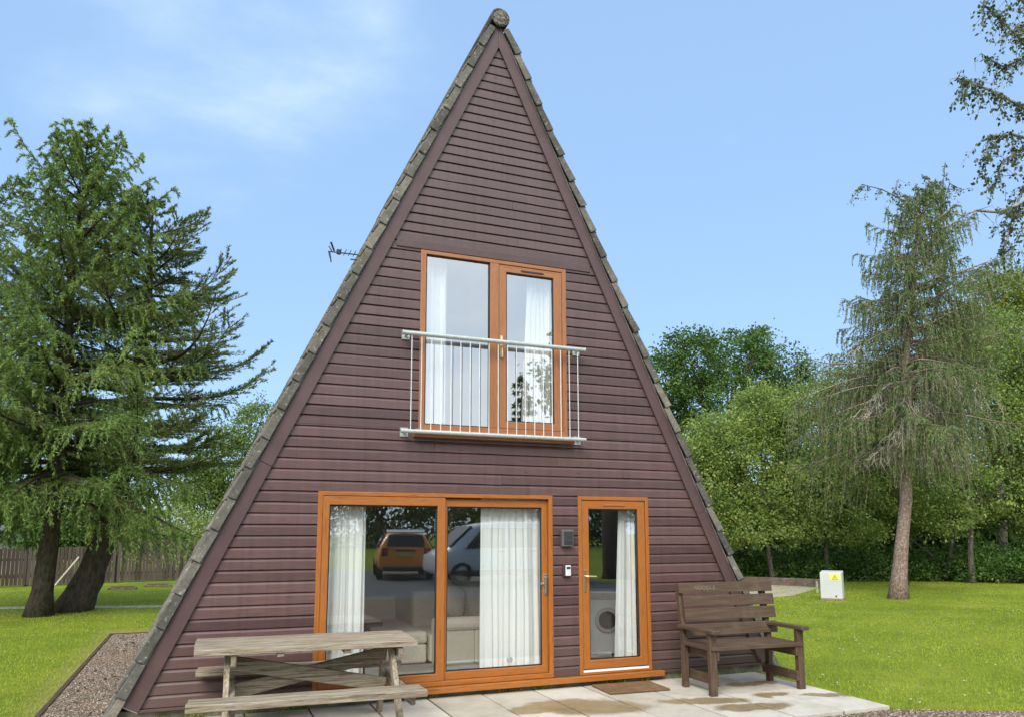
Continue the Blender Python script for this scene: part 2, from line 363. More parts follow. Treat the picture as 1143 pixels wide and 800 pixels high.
for i in range(12):
    xa = x0+i*pitch
    for (ya, yb) in ((-1.04, -.012), (-2.10, -1.05)):
        g = .010; dz = R.uniform(-.003, .003)
        mb.box(xa+g, xa+pitch-g, ya, yb, -.03, PZ+dz, R.random())
PATIO_X = x0+12*pitch
struct(mb.build('patio', MAT['slab'], bevel=.004))
mb = MB(); mb.box(x0+.02, PATIO_X-.02, -2.09, .02, -.06, PZ-.012)
struct(mb.build('patio_bed', dry_mat('joint_mortar', (.075, .065, .04), 20)))

# ------------------------------------------------------------------ the A-frame house
K, ZA, DEPTH = .4715, 7.863, 6.7           # half-width per metre below the apex of the bargeboards
TH = math.atan(K); ct, st_ = math.cos(TH), math.sin(TH)
H, ZT = .116, 7.856
house = root('a_frame_house', (0, 0, 0), 'tall A-frame chalet clad in purple-brown boards with orange oak windows', 'house')
OPEN = [(-2.03, .695, .2, 2.288), (1.033, 2.012, .2, 2.288), (-.955, .905, 3.0, 5.095)]
def edge_x(z): return K*(ZA-z)
def prof(f):                                 # board profile: lip proud at the bottom, scooped at the top
    return -.014 if f < .74 else -.014+.023*((f-.74)/.26)**.9
mb = MB()
for n in range(1, 67):
    zb, zt = ZT-n*H, ZT-(n-1)*H
    cuts = sorted({zb, zt}|{z for o in OPEN for z in o[2:] if zb+.004 < z < zt-.004})
    for za, zc in zip(cuts, cuts[1:]):
        xe = edge_x((za+zc)/2)+.06
        iv = [(-xe, xe)]
        for (a, b, c, d) in OPEN:
            if c < (za+zc)/2 < d:
                iv = [q for (p0, p1) in iv for q in ((p0, min(p1, a)), (max(p0, b), p1)) if q[1]-q[0] > .01]
        for (p0, p1) in iv:
            # random butt joints
            js = [p0]; x = p0+R.uniform(1.2, 4.5)
            while x < p1-.5: js.append(x); x += R.uniform(2.0, 4.8)
            js.append(p1)
            for a, b in zip(js, js[1:]):
                tn = R.random(); yj = R.uniform(-.0025, .0025); sl = R.uniform(-.0025, .0025)
                m = max(1, int((b-a)/.3)); fs = [0, .02, .35, .70, .82, .92, 1.0]
                xs_ = [a+(b-a)*i/m for i in range(m+1)]
                if b < p1-.01: xs_[-1] -= .003
                rows = []
                warp = [R.uniform(-.0022, .0022)+(-.006 if R.random() < .025 else 0) for _ in xs_]
                zlo = [(za+(w+sl*(i/m-.5) if za == zb else 0)) for i, w in enumerate(warp)]
                vs = [(x, .010, zl) for x, zl in zip(xs_, zlo)]
                for f in fs:
                    for x, zl in zip(xs_, zlo):
                        z = zl+(zc-zl)*f; ff = (z-zb)/H
                        vs.append((x, prof(min(1, max(0, ff)))+yj*(1-max(0, ff)), z))
                k = m+1
                mb.add(vs, [(j*k+i, j*k+i+1, (j+1)*k+i+1, (j+1)*k+i) for j in range(len(fs)) for i in range(m)], tn)
# backing boards behind the cladding close the gaps
siding = mb.build('cladding', MAT['siding'], house)
# flashing strip over the plinth and head trim above the upper window
for a, b in ((-edge_x(.2)-.02, -2.065), (2.155, edge_x(.2)+.02)):
    mb = MB(); mb.box(a, b, -.034, .01, .165, .192); mb.build('flashing_strip', MAT['barge'], house, bevel=.003)
mb = MB(); mb.box(-edge_x(5.1)+.06, edge_x(5.1)-.06, -.028, -.012, 5.098, 5.185); mb.build('head_trim', MAT['barge'], house, bevel=.003)
mb = MB(); mb.box(-3.84, 3.84, .022, .16, -.1, .175); mb.build('plinth', MAT['plinth'], house)
# bargeboards: mitred boards along each slope, two lengths with a joint
BW = .142
def slope_pt(sd, s, n, y):
    """s = distance down the slope from the apex line of the inner bargeboard edge, n = outward normal offset"""
    return (sd*(s*st_+n*ct), y, ZA-s*ct+n*st_)
SL = (ZA-.17)/ct
for sd in (-1, 1):
    b = MB()
    off = n = BW
    top = -BW/st_*ct*ct  # where the outer edge meets the centre line
    def pt(s, n, y): return slope_pt(sd, s, n, y)
    def seg(s_in0, s_out0, s1):
        v = []
        for y in (-.042, -.010):
            v += [pt(s_in0, 0, y), pt(s1, 0, y), pt(s1, BW, y), pt(s_out0, BW, y)]
        fs = [(0, 1, 2, 3), (7, 6, 5, 4), (0, 4, 5, 1), (1, 5, 6, 2), (2, 6, 7, 3), (3, 7, 4, 0)]
        b.add(v, fs if sd > 0 else [f[::-1] for f in fs])
    so = -BW*ct/st_
    sj = 5.9 if sd < 0 else 6.4
    seg(.003, so+.003, sj-.002)
    # lower length
    v = []
    for y in (-.0425, -.010): v += [pt(sj+.002, 0, y), pt(SL, 0, y), pt(SL, BW, y), pt(sj+.002, BW, y)]
    fs = [(0, 1, 2, 3), (7, 6, 5, 4), (0, 4, 5, 1), (1, 5, 6, 2), (2, 6, 7, 3), (3, 7, 4, 0)]
    b.add(v, fs if sd > 0 else [f[::-1] for f in fs])
    b.build('bargeboard', MAT['barge'], house, bevel=.003)
# roof slopes: courses of interlocking concrete tiles with a cloaked verge
G, TL = .345, .385
N0 = BW+.004
for sd in (-1, 1):
    rb = MB(); j = 0; s = -.20
    while True:
        if ZA-s*ct < .12: break
        s1 = s+TL
        for c_ in range(23):
            ya = -.062+c_*.295 if c_ else -.062; yb = min(ya+.289, DEPTH)
            if ya >= DEPTH: break
            tn = R.random(); e = R.uniform(-.004, .004)
            def P(ss, n, y): return slope_pt(sd, ss, n, y)
            t0, t1 = N0+.072, N0+.100+e
            v = [P(s, t0-.022, ya), P(s1, t1-.024, ya), P(s1, t1, ya), P(s, t0, ya), P(s, t0-.022, yb), P(s1, t1-.024, yb), P(s1, t1, yb), P(s, t0, yb)]
            rb.hexa(v, tn)
            # a low roll at each side of the tile
            yr = yb-.045
            v = [P(s, t0, yr), P(s1, t1, yr), P(s1, t1+.022, yr+.012), P(s, t0+.022, yr+.012), P(s, t0, yr+.045), P(s1, t1, yr+.045), P(s1, t1+.022, yr+.033), P(s, t0+.022, yr+.033)]
            rb.hexa(v, tn)
        # verge flange turned down over the edge
        tn = R.random(); yo = R.uniform(-.004, .004); e = R.uniform(-.011, .011)
        v = []
        for (ss, lo, hi, y0, y1) in ((s+.012, N0-.002, N0+.078, -.074, -.062), (s+G+.010, N0+.012+e, N0+.106+e, -.092+yo, -.068+yo)):
            v.append((P(ss, lo, y0), P(ss, hi, y0), P(ss, hi, y1), P(ss, lo, y1)))
        a, b = v
        rb.add([*a, *b], [(0, 1, 2, 3), (7, 6, 5, 4), (0, 4, 5, 1), (1, 5, 6, 2), (2, 6, 7, 3), (3, 7, 4, 0)], tn)
        s += G; j += 1
    rf = rb.build('roof_slope', MAT['tile'], house, bevel=.006, seg=1)
    # timber roof deck under the tiles (also closes the room inside)
    dk = MB(); v = []
    for y in (.012, DEPTH-.06): v += [slope_pt(sd, -.08, .0, y), slope_pt(sd, SL+.02, .0, y), slope_pt(sd, SL+.02, N0+.045, y), slope_pt(sd, -.08, N0+.045, y)]
    dk.hexa([v[0], v[1], v[2], v[3], v[4], v[5], v[6], v[7]]); dk.build('roof_deck', MAT['wallw'], house)
# ridge: half-round tiles with a mortar-filled end
rg = MB(); zr = ZA+ (BW+.10)/st_ -.20
for i in range(16):
    ya = -.10+i*.43; yb = min(ya+.425, DEPTH+.02)
    ro = .125+R.uniform(-.003, .003); k = 10; vs = []; tn = R.random()
    for y in (ya, yb):
        for q in range(k+1):
            a = -.45+(math.pi+.9)*q/k; vs.append((ro*math.cos(a), y, zr+ro*math.sin(a)))
        for q in range(k, -1, -1):
            a = -.45+(math.pi+.9)*q/k; vs.append(((ro-.022)*math.cos(a), y, zr+(ro-.022)*math.sin(a)))
    m = 2*(k+1)
    rg.add(vs, [(q, (q+1) % m, m+(q+1) % m, m+q) for q in range(m)]+[(q, m-1-q, m-2-q, q+1) for q in range(k)]+[(m+q+1, 2*m-2-q, 2*m-1-q, m+q) for q in range(k)], tn)
ridge = rg.build('ridge_cap', MAT['tile'], house, bevel=.004, seg=1)
mo = MB(); mo.sphere((0, -.085, zr-.005), .108, 22, 14, .5, (1, .32, 1)); 
mo.v = [(x+R.uniform(-.008, .008), y+R.uniform(-.014, .014), z+R.uniform(-.008, .008)) for x, y, z in mo.v]
mo.build('mortar_end', MAT['mortar'], ridge)
# back gable
bk = MB(); hw = edge_x(0)
bk.prism([(-hw, 0), (hw, 0), (0, ZA)], 'y', DEPTH-.06, DEPTH-.02); bk.build('back_gable', MAT['siding'], house)
# interior: floors, walls, partition
for bx_ in ((-2.5, 2.5, 4.4, 4.5, .2, 2.55), (.80, .90, .14, 3.4, .2, 2.5), (-1.3, 1.3, 4.0, 4.1, 2.93, 5.6)):
    iw = MB(); iw.box(*bx_); iw.build('interior_wall', MAT['wallw'], house)
fl = MB(); fl.box(-3.5, 3.5, .10, 6.5, .10, .20); fl.build('floor', MAT['carpet'], house)
fu = MB(); fu.box(-2.45, 2.45, .03, 6.5, 2.56, 2.93); fu.build('upper_floor', MAT['wallw'], house)

# --- windows and doors
def ring_obj(name, x0, x1, z0, z1, l, r, b, t, y0, y1, mz, mx, parent, bevel=.005):
    """a mitred rectangular frame as one closed mesh, grain following each member"""
    v = []
    for y in (y0, y1): v += [(x0, y, z0), (x1, y, z0), (x1, y, z1), (x0, y, z1), (x0+l, y, z0+b), (x1-r, y, z0+b), (x1-r, y, z1-t), (x0+l, y, z1-t)]
    f = []
    for i in range(4):
        j = (i+1) % 4
        f += [(i, j, 4+j, 4+i), (8+j, 8+i, 12+i, 12+j), (j, i, 8+i, 8+j), (4+i, 4+j, 12+j, 12+i)]
    q = MB(); q.add(v, f); o = q.build(name, mz, parent, bevel=bevel); o.data.materials.append(mx)
    for k, p in enumerate(o.data.polygons): p.material_index = 1 if (k//4) % 2 == 0 else 0
    return o
def frame(name, rect, widths, y0, y1, mz, mx, parent, bevel=.005, label=None):
    x0, x1, z0, z1 = rect; l, r, b, t = widths
    o = ring_obj(name, x0, x1, z0, z1, l, r, b, t, y0, y1, mz, mx, parent, bevel)
    if label: o['label'] = label
    return o
def panel(name, rect, widths, y0, y1, mz, mx, parent, bevel=.006):
    return ring_obj(name, *rect, *widths, y0, y1, mz, mx, parent, bevel)
def pane(rect, y, parent, mat, seal=.014):
    x0, x1, z0, z1 = rect
    p = MB(); p.box(x0-.01, x1+.01, y, y+.006, z0-.01, z1+.01); g = p.build('pane', mat, parent)
    ring_obj('gasket', x0, x1, z0, z1, seal, seal, seal, seal, y-.012, y-.001, MAT['gasket'], MAT['gasket'], parent, 0)
    return g
# sliding patio door
sdoor = frame('sliding_door', (-2.03, .695, .2, 2.285), (.05, .05, .05, .045), -.024, .085, MAT['oak_z'], MAT['oak_x'], house, label='wide two-panel sliding glass door with orange oak frame')
lf = (-1.978, -.625, .252, 2.238)
panel('door_panel', lf, (.072, .090, .078, .095), -.018, .045, MAT['oak_z'], MAT['oak_x'], sdoor)
pane((-1.906, -.715, .330, 2.143), .02, sdoor, MAT['glass'])
rf_ = (-.622, .643, .252, 2.225)
panel('door_panel', rf_, (.030, .070, .085, .085), .020, .075, MAT['oak_z'], MAT['oak_x'], sdoor)
pane((-.592, .573, .337, 2.140), .052, sdoor, MAT['glass'])
a = MB(); a.tube([(.175, .046, .415), (.175, .0515, .415)], .036, 20); a.build('window_sticker', plain('grey_sticker', (.30, .31, .29), .6, 0, .5, 120), sdoor)
a = MB(); a.box(.588, .628, .008, .020, 1.13, 1.37); a.bar((.608, -.012, 1.16), (.608, -.012, 1.34), .022, .014, (0, 1, 0)); a.bar((.608, .010, 1.17), (.608, -.010, 1.17), .012, .012); a.bar((.608, .010, 1.33), (.608, -.010, 1.33), .012, .012); a.bar((.596, .006, 1.26), (.545, -.004, 1.262), .012, .02)
a.build('handle', MAT['chrome'], sdoor, bevel=.003)
# single glazed door
fd = frame('front_door', (1.033, 2.012, .2, 2.285), (.046, .046, .028, .046), -.024, .085, MAT['oak_z'], MAT['oak_x'], house, label='single glazed door with orange oak frame')
sr = (1.084, 1.961, .262, 2.234)
panel('door_sash', sr, (.092, .10, .10, .10), -.014, .05, MAT['oak_z'], MAT['oak_x'], fd)
pane((1.176, 1.861, .362, 2.134), .018, fd, MAT['glass'])
a = MB(); a.box(1.08, 1.965, -.0235, .03, .2285, .250); a.build('threshold', MAT['white'], fd)
a = MB(); a.box(1.38, 1.68, -.024, -.013, 2.172, 2.192); a.build('trickle_vent', MAT['oak_ux'], fd, bevel=.003)
a = MB(); a.box(1.100, 1.132, -.024, -.012, 1.15, 1.41); a.tube([(1.116, -.022, 1.335), (1.116, -.058, 1.335), (1.13, -.066, 1.335), (1.245, -.066, 1.332)], [.011, .010, .010, .009], 8)
a.build('handle', MAT['brass'], fd, bevel=.002)
# upper window with opening sash
uw = frame('upper_window', (-.955, .905, 3.0, 5.093), (.066, .056, .055, .045), -.024, .085, MAT['oak_uz'], MAT['oak_ux'], house, label='tall upper window with faded oak frame behind the balcony rail')
a = MB(); a.box(-.098, .012, -.0235, .08, 3.056, 5.047); a.build('mullion', MAT['oak_uz'], uw, bevel=.005)
pane((-.888, -.099, 3.056, 5.047), .012, uw, MAT['glass_up'])
sr = (.018, .847, 3.058, 5.044)
panel('sash', sr, (.092, .108, .085, .085), -.016, .05, MAT['oak_uz'], MAT['oak_ux'], uw)
pane((.110, .739, 3.143, 4.959), .016, uw, MAT['glass_up'])
a = MB(); a.box(.30, .60, -.024, -.015, 4.985, 5.006); a.build('trickle_vent', MAT['dark'], uw, bevel=.003)
a = MB(); a.box(.030, .058, -.026, -.014, 3.90, 4.16); a.bar((.044, -.05, 3.90), (.044, -.05, 4.05), .016, .014, (0, 1, 0)); a.bar((.044, -.02, 4.04), (.044, -.055, 4.04), .016, .016)
a.build('handle', MAT['brass'], uw, bevel=.002)
# sills
a = MB(); a.box(-2.06, 2.15, -.085, .02, .132, .196); o = a.build('door_sill', MAT['oak_x'], house, bevel=.006)
a = MB(); a.box(-1.015, .965, -.095, -.012, 2.905, 2.945); a.box(-1.0, .95, -.075, -.012, 2.945, 2.998); a.build('window_sill', MAT['oak_ux'], house, bevel=.005)
# Juliet balcony rail
YB = -.135
jb = MB(); jb.tube([(-1.175, YB, 4.056), (1.085, YB, 4.056)], .026, 12); rail = jb.build('balcony_rail', MAT['galv'], house)
jb = MB(); jb.tube([(-1.185, YB, 2.955), (1.09, YB, 2.955)], .024, 12); jb.build('bottom_tube', MAT['galv'], rail)
for x in (-1.12, 1.03):
    for z in (4.056, 2.955):
        jb = MB(); jb.tube([(x, YB+.02, z), (x, -.02, z)], .018, 8); jb.box(x-.045, x+.045, -.026, -.014, z-.05, z+.05); jb.build('bracket', MAT['galv'], rail)
for x in (-1.175, 1.085): jb = MB(); jb.tube([(x, YB, 4.056), (x+(.012 if x > 0 else -.012), YB, 4.056)], .030, 12); jb.build('end_cap', MAT['galv'], rail)
for i in range(19):
    x = -1.075+i*(2.07/18)
    q = MB(); q.tube([(x, YB, 2.972), (x, YB, 4.036)], .0048, 8); q.build('baluster', plain('white_rod', (.66, .67, .65), .4) if i == 0 else bpy.data.materials['white_rod'], rail)
# things fixed to the cladding
a = MB(); a.box(.795, .945, -.075, -.012, 1.685, 1.885); mbx = a.build('meter_box', MAT['greybox'], house, bevel=.012, seg=3); mbx['label'] = 'small grey plastic box on the cladding between the doors'
a = MB(); a.box(.815, .93, -.082, -.0755, 1.71, 1.862); a.tube([(.885, -.08, 1.80), (.885, -.088, 1.80)], .012, 10); a.box(.845, .90, -.0865, -.082, 1.735, 1.755); a.build('box_lid', MAT['dark'], mbx, bevel=.004)
a = MB(); a.box(.818, .925, -.045, -.012, 1.335, 1.475); ks = a.build('key_safe', MAT['dark'], house, bevel=.010, seg=3); ks['label'] = 'black and silver key safe on the cladding'
a = MB(); a.box(.842, .912, -.060, -.046, 1.345, 1.468); a.build('key_safe_cover', plain('silver_cover', (.72, .73, .72), .35, .2), ks, bevel=.010, seg=3)
a = MB(); a.box(.852, .902, -.0625, -.0605, 1.425, 1.452); a.build('display', MAT['dark'], ks)
# television aerial on the left slope
ax = at(368, 281, .35); bx = at(406, 283, .35)
a = MB(); z0 = float(ax[2]); xa, xb = float(ax[0]), float(bx[0])+.25
a.bar((xa, .35, z0), (xb, .35, z0+.01), .012, .012); a.bar((xa+.24, .35, z0-.06), (xb+.05, .35, z0-.05), .012, .012); a.bar((xa+.24, .35, z0), (xa+.24, .35, z0-.06), .01, .01)
for i in range(9):
    x = xa+.12+i*.055; a.bar((x, .25, z0+.012), (x, .45, z0+.012), .006, .006)
a.bar((xa, .28, z0+.09), (xa+.05, .34, z0+.01), .02, .008); a.bar((xa, .28, z0-.10), (xa-.01, .34, z0), .02, .008); a.bar((xa, .42, z0+.09), (xa+.03, .35, z0), .012, .008); a.bar((xa+.03, .42, z0-.10), (xa, .35, z0), .012, .008)
a.box(xa+.08, xa+.13, .33, .37, z0-.015, z0+.035); a.box(xa+.37, xa+.42, .33, .37, z0-.075, z0-.03); a.bar((xa+.395, .35, z0-.075), (xa+.395, .35, z0-.13), .008, .008)
a.build('tv_aerial', MAT['dark'], house)

# ------------------------------------------------------------------ what hangs and stands inside
def curtain(x0, x1, z0, z1, y, label, group, waves, amp=.035, pinch=None, mat=None):
    mb = MB(); nx, nz = int(waves*18), 16
    ph = [R.uniform(0, 6.28) for _ in range(4)]; wj = [R.uniform(-1, 1) for _ in range(3)]
    vs = []
    for th in (0, .004):
        for j in range(nz+1):
            f = j/nz; z = z0+(z1-z0)*f
            for i in range(nx+1):
                u = i/nx; a = amp*(.6+.4*(1-f))
                xx = x0+(x1-x0)*u
                if pinch: xx = pinch(xx, f)
                uw_ = u+(.085*wj[0]*math.sin(7*u+ph[1])+.03*wj[1]*math.sin(17*u+ph[2])+.012*wj[2]*math.sin(6*f+9*u)); yv = y+a*(.35+.65*abs(math.sin(4.3*u+ph[3])))*math.sin(2*math.pi*waves*uw_+ph[0]+.5*math.sin(3*f+ph[1]))+a*.45*math.sin(2*math.pi*waves*.37*u+ph[2]+f)+a*.30*math.sin(2*math.pi*waves*1.73*uw_+ph[1]+1.2*f)
                vs.append((xx, yv+th, z+(.01*math.sin(9*u+ph[3]) if j == 0 else 0)))
    k = nx+1; m = k*(nz+1); fs = [(j*k+i, j*k+i+1, (j+1)*k+i+1, (j+1)*k+i) for j in range(nz) for i in range(nx)]
    fs += [tuple(q+m for q in f[::-1]) for f in fs]
    mb.add(vs, fs); o = mb.build('curtain', mat or MAT['curtain'], smooth=True)
    return tag(o, label, 'curtain', group)
curtain(-2.0, -1.485, .25, 2.40, .17, 'gathered white curtain at the left end of the sliding door, behind the picnic table', 'white curtains', 6.5)
curtain(-.14, .68, .26, 2.40, .17, 'wide white curtain behind the right half of the sliding door', 'white curtains', 9.5, .017)
curtain(-.93, -.585, 2.98, 5.2, .17, 'narrow white curtain at the left of the upper window', 'white curtains', 5)
curtain(.40, .80, 2.98, 5.2, .17, 'white curtain at the right of the upper window', 'white curtains', 5.5, .035, lambda x, f: x+(.10 if x < .6 else 0)*(f-.3)*(.8-x)/.4)
curtain(1.62, 1.90, .25, 2.35, .17, 'slim white curtain inside the single glazed door', 'white curtains', 3.5, .03, lambda x, f: x+.09*f*(1.9-x)/.28)
# sofa
so = root('sofa', (.1, 1.4, .2), 'cream fabric corner sofa just inside the sliding glass door', 'sofa')
a = MB(); a.box(-.42, 1.6-.85, 1.25, 2.2, .24, .58); a.build('seat_base', MAT['sofa'], so, bevel=.03, seg=3)
a = MB(); a.box(-.40, .15-.02, 1.10, 1.26, .23, .66); a.tube([(-.41, 1.16, .70), (.72, 1.16, .70)], .095, 16); a.box(.13, .72, 1.10, 1.26, .23, .66); a.build('arm', MAT['sofa'], so, bevel=.02, seg=3)
a = MB(); a.box(-.40, .72, 2.18, 2.42, .24, 1.05); a.build('back', MAT['sofa'], so, bevel=.05, seg=3)
a = MB(); a.box(-1.22, -.45, 1.28, 2.9, .23, .46); a.build('chaise', MAT['sofa'], so, bevel=.03, seg=3)
a = MB(); a.box(-1.23, -.44, 1.27, 2.9, .462, .62); a.build('chaise_cushion', MAT['sofa'], so, bevel=.05, seg=3)
a = MB(); a.box(-1.2, -.45, 2.905, 3.1, .24, .95); a.build('chaise_back', MAT['sofa'], so, bevel=.05, seg=3)
def pillow(c, s, rot, label):
    mb = MB(); n = 10; vs = []
    for sg in (1, -1):
        for j in range(n+1):
            for i in range(n+1):
                u, v = i/n*2-1, j/n*2-1
                vs.append((u*s*(1-.06*v*v), sg*.10*((1-u**4)*(1-v**4))**.6, v*s*(1-.06*u*u)))
    k = n+1; f = [(j*k+i, j*k+i+1, (j+1)*k+i+1, (j+1)*k+i) for j in range(n) for i in range(n)]
    mb.add(vs, f+[tuple(q+k*k for q in x[::-1]) for x in f])
    o = mb.build('cushion', MAT['cushion'], smooth=True); o.location = c; o.rotation_euler = rot
    return tag(o, label, 'cushion', 'cushions on the sofa')
pillow((-.08, 1.45, 1.0), .24, (rad(-20), rad(28), rad(25)), 'beige cushion leaning tilted on the sofa arm')
pillow((.25, 1.75, 1.0), .27, (rad(-18), rad(8), rad(-5)), 'larger beige cushion standing upright behind the tilted one')
# washing machine
WMX, WMY, WMR = 2.18, 1.42, rad(-24)
wm = root('washing_machine', (WMX, WMY, .2), 'white front-loading washing machine seen through the single glazed door', 'washing machine', None, WMR)
a = MB(); a.box(-.24, .24, -.28, .28, .02, .85); a.build('casing', MAT['white'], wm, bevel=.012, local=True)
a = MB(); a.prism([(math.cos(q*math.pi/12)*.17, .47+math.sin(q*math.pi/12)*.17) for q in range(24)], 'y', -.305, -.281); d = a.build('porthole_ring', plain('pale_grey_plastic', (.5, .5, .5), .35), wm, bevel=.006, local=True)
a = MB(); a.prism([(math.cos(q*math.pi/12)*.12, .47+math.sin(q*math.pi/12)*.12) for q in range(24)], 'y', -.312, -.306); a.build('porthole_glass', MAT['dark'], d, local=True)
a = MB(); a.box(-.22, .22, -.286, -.281, .74, .83); a.build('control_panel', bpy.data.materials['pale_grey_plastic'], wm, bevel=.003, local=True)
a = MB(); a.box(.10, .20, -.285, -.281, .12, .2); a.build('filter_flap', MAT['dark'], wm, local=True)

# ------------------------------------------------------------------ picnic table
MAT['pw_x'] = weathered('weathered_plank', 'x', .22); MAT['pw_z'] = weathered('weathered_leg', 'z', .55); MAT['pw_y'] = weathered('weathered_beam', 'y', .5)
tb = root('picnic_table', (-2.2, -.93, PZ), 'weathered grey timber picnic table with attached benches in front of the sliding door', 'picnic table', None, -.035)
def wobble_plank(mb, x0, x1, y0, y1, z0, z1, t, n=10, amp=.003):
    xs_ = [x0+(x1-x0)*i/n for i in range(n+1)]; vs = []
    for x in xs_:
        j = [R.uniform(-amp, amp) for _ in range(4)]; c = .004
        vs += [(x, y0+j[0], z0+c), (x, y0+c+j[0], z0), (x, y1-c+j[1], z0), (x, y1+j[1], z0+c), (x, y1+j[1], z1-c), (x, y1-c+j[1], z1+j[2]), (x, y0+c+j[0], z1+j[2]), (x, y0+j[0], z1-c)]
    fs = [(i*8+k, i*8+(k+1) % 8, i*8+8+(k+1) % 8, i*8+8+k) for i in range(n) for k in range(8)]
    fs = [f[::-1] for f in fs]+[tuple(range(8)), tuple(n*8+k for k in range(7, -1, -1))]
    mb.add(vs, fs, t)
a = MB(); yw = .81/5
for i in range(5): wobble_plank(a, -.965+R.uniform(-.008, .008), .97+R.uniform(-.012, .012), -.225+i*yw+.005, -.225+(i+1)*yw-.005, .726, .78, R.uniform(.55, 1))
a.build('tabletop', MAT['pw_x'], tb, bevel=.006, local=True)
for (ya, yb, xa, xb) in ((-.915, -.65, -.975, .895), (.63, .89, -.965, 1.0)):
    a = MB(); ym = (ya+yb)/2
    wobble_plank(a, xa, xb, ya, ym-.004, .415, .47, R.uniform(.6, 1)); wobble_plank(a, xa+.01, xb-.015, ym+.004, yb, .415, .47, R.uniform(.5, .9))
    a.build('seat', MAT['pw_x'], tb, bevel=.008, local=True)
for x in (-.69, .765):
    for sg in (-1, 1):
        yt, yf = (.04, -.56) if sg < 0 else (.34, .56)
        a = MB(); a.bar((x, yt, .725), (x, yf, 0.0), .048, .10, (0, 1, .4), .8); a.build('leg', MAT['pw_z'], tb, bevel=.006, local=True)
    xi = x+(.052 if x < 0 else .052)
    a = MB(); a.bar((xi, -.72, .362), (xi, .72, .362), .046, .105, (0, 0, 1), .6); a.build('seat_beam', MAT['pw_y'], tb, bevel=.012, local=True)
    a = MB(); a.bar((xi, -.2, .674), (xi, .56, .674), .046, .10, (0, 0, 1), .55); a.build('top_beam', MAT['pw_y'], tb, bevel=.012, local=True)
a = MB(); a.bar((-.62, .16, .60), (.74, .16, .335), .045, .125, (0, 0, 1), .45); a.build('brace', MAT['pw_x'], tb, bevel=.005, local=True)
a = MB(); a.bar((-.62, .215, .345), (.74, .215, .615), .045, .125, (0, 0, 1), .25); a.build('brace', MAT['pw_x'], tb, bevel=.005, local=True)
for x in (-.25, .33): a = MB(); a.box(x-.03, x+.03, -.20, .56, .690, .7255, .6); a.build('batten', MAT['pw_y'], tb, bevel=.004, local=True)

# ------------------------------------------------------------------ garden bench
MAT['bw_x'] = bench_wood('bench_slat', 'x'); MAT['bw_z'] = bench_wood('bench_post', 'z'); MAT['bw_y'] = bench_wood('bench_rail', 'y')
bn = root('garden_bench', (2.10, -.47, PZ), 'dark brown painted wooden garden bench with arms on the patio', 'bench', None, -.035)
def lean(z): return .0 if z < .5 else .10*(z-.5)/.68
for x in (.02, 1.20):
    a = MB()
    p = [(-.075, 0), (0, 0), (0, .5), (.10, 1.165), (.03, 1.172), (-.075, .5)]
    a.prism([(y-.0, z) for y, z in p], 'x', x, x+.058); a.build('rear_leg', MAT['bw_z'], bn, bevel=.005, local=True)
    xf = x+(.0 if x < .5 else .0)
    a = MB(); a.box(xf-.01, xf+.075, -.605, -.545, 0, .663); a.build('front_leg', MAT['bw_z'], bn, bevel=.005, local=True)
    xi = x+.060 if x < .5 else x-.047
    a = MB(); a.box(xi+(.018 if x < .5 else 0), xi+.045, -.61, -.0, .375, .478); a.build('seat_rail', MAT['bw_y'], bn, bevel=.004, local=True)
    a = MB(); a.box(xi+(.018 if x < .5 else 0), xi+.045, -.61, -.0, .10, .205); a.build('stretcher', MAT['bw_y'], bn, bevel=.004, local=True)
    a = MB(); xo = x-.035 if x < .5 else x-.02
    a.prism([(xo, -.68), (xo+.02, -.70), (xo+.09, -.70), (xo+.115, -.68), (xo+.115, .01), (xo, .01)], 'z', .665, .703); a.build('armrest', MAT['bw_y'], bn, bevel=.006, local=True)
for i in range(4):
    a = MB(); a.box(.02, 1.25, -.622+i*.142, -.622+i*.142+.134, .479, .520); a.build('seat_slat', MAT['bw_x'], bn, bevel=.005, local=True)
a = MB(); a.bar((.9, -.03, .47), (1.17, -.05, .16), .02, .03, (0, 1, 0)); a.build('brace', MAT['bw_z'], bn, local=True)
for i, (z1, z0) in enumerate(((1.178, 1.06), (1.029, .904), (.883, .749), (.708, .575))):
    a = MB(); y0, y1 = lean(z0)-.078, lean(z1)-.078
    x0, x1 = (.01, 1.33) if i == 0 else (.055, 1.335)
    th = .034
    a.hexa([(x0, y0-th, z0), (x1, y0-th, z0), (x1, y0, z0), (x0, y0, z0), (x0, y1-th, z1), (x1, y1-th, z1), (x1, y1, z1), (x0, y1, z1)])
    s = a.build('back_slat', MAT['bw_x'], bn, bevel=.005, local=True)
    if i == 0:
        cu = bpy.data.curves.new('letters', 'FONT'); cu.body = 'NUOGLE'; cu.size = .062; cu.extrude = .001; cu.space_character = 1.25
        to = bpy.data.objects.new('letters', cu); C.objects.link(to)
        dg = bpy.context.evaluated_depsgraph_get(); me = bpy.data.meshes.new_from_object(to.evaluated_get(dg)); bpy.data.objects.remove(to)
        me.materials.clear(); me.materials.append(plain('worn_lettering', (.23, .19, .14), .8, 0, .5, 60))
        lo = link(bpy.data.objects.new('carved_lettering', me), s); lo.location = (.215, (y0+y1)/2-th-.0095, 1.098); lo.rotation_euler = (rad(90)-.147, 0, 0)
        s['label'] = 'top back slat with worn carved lettering'

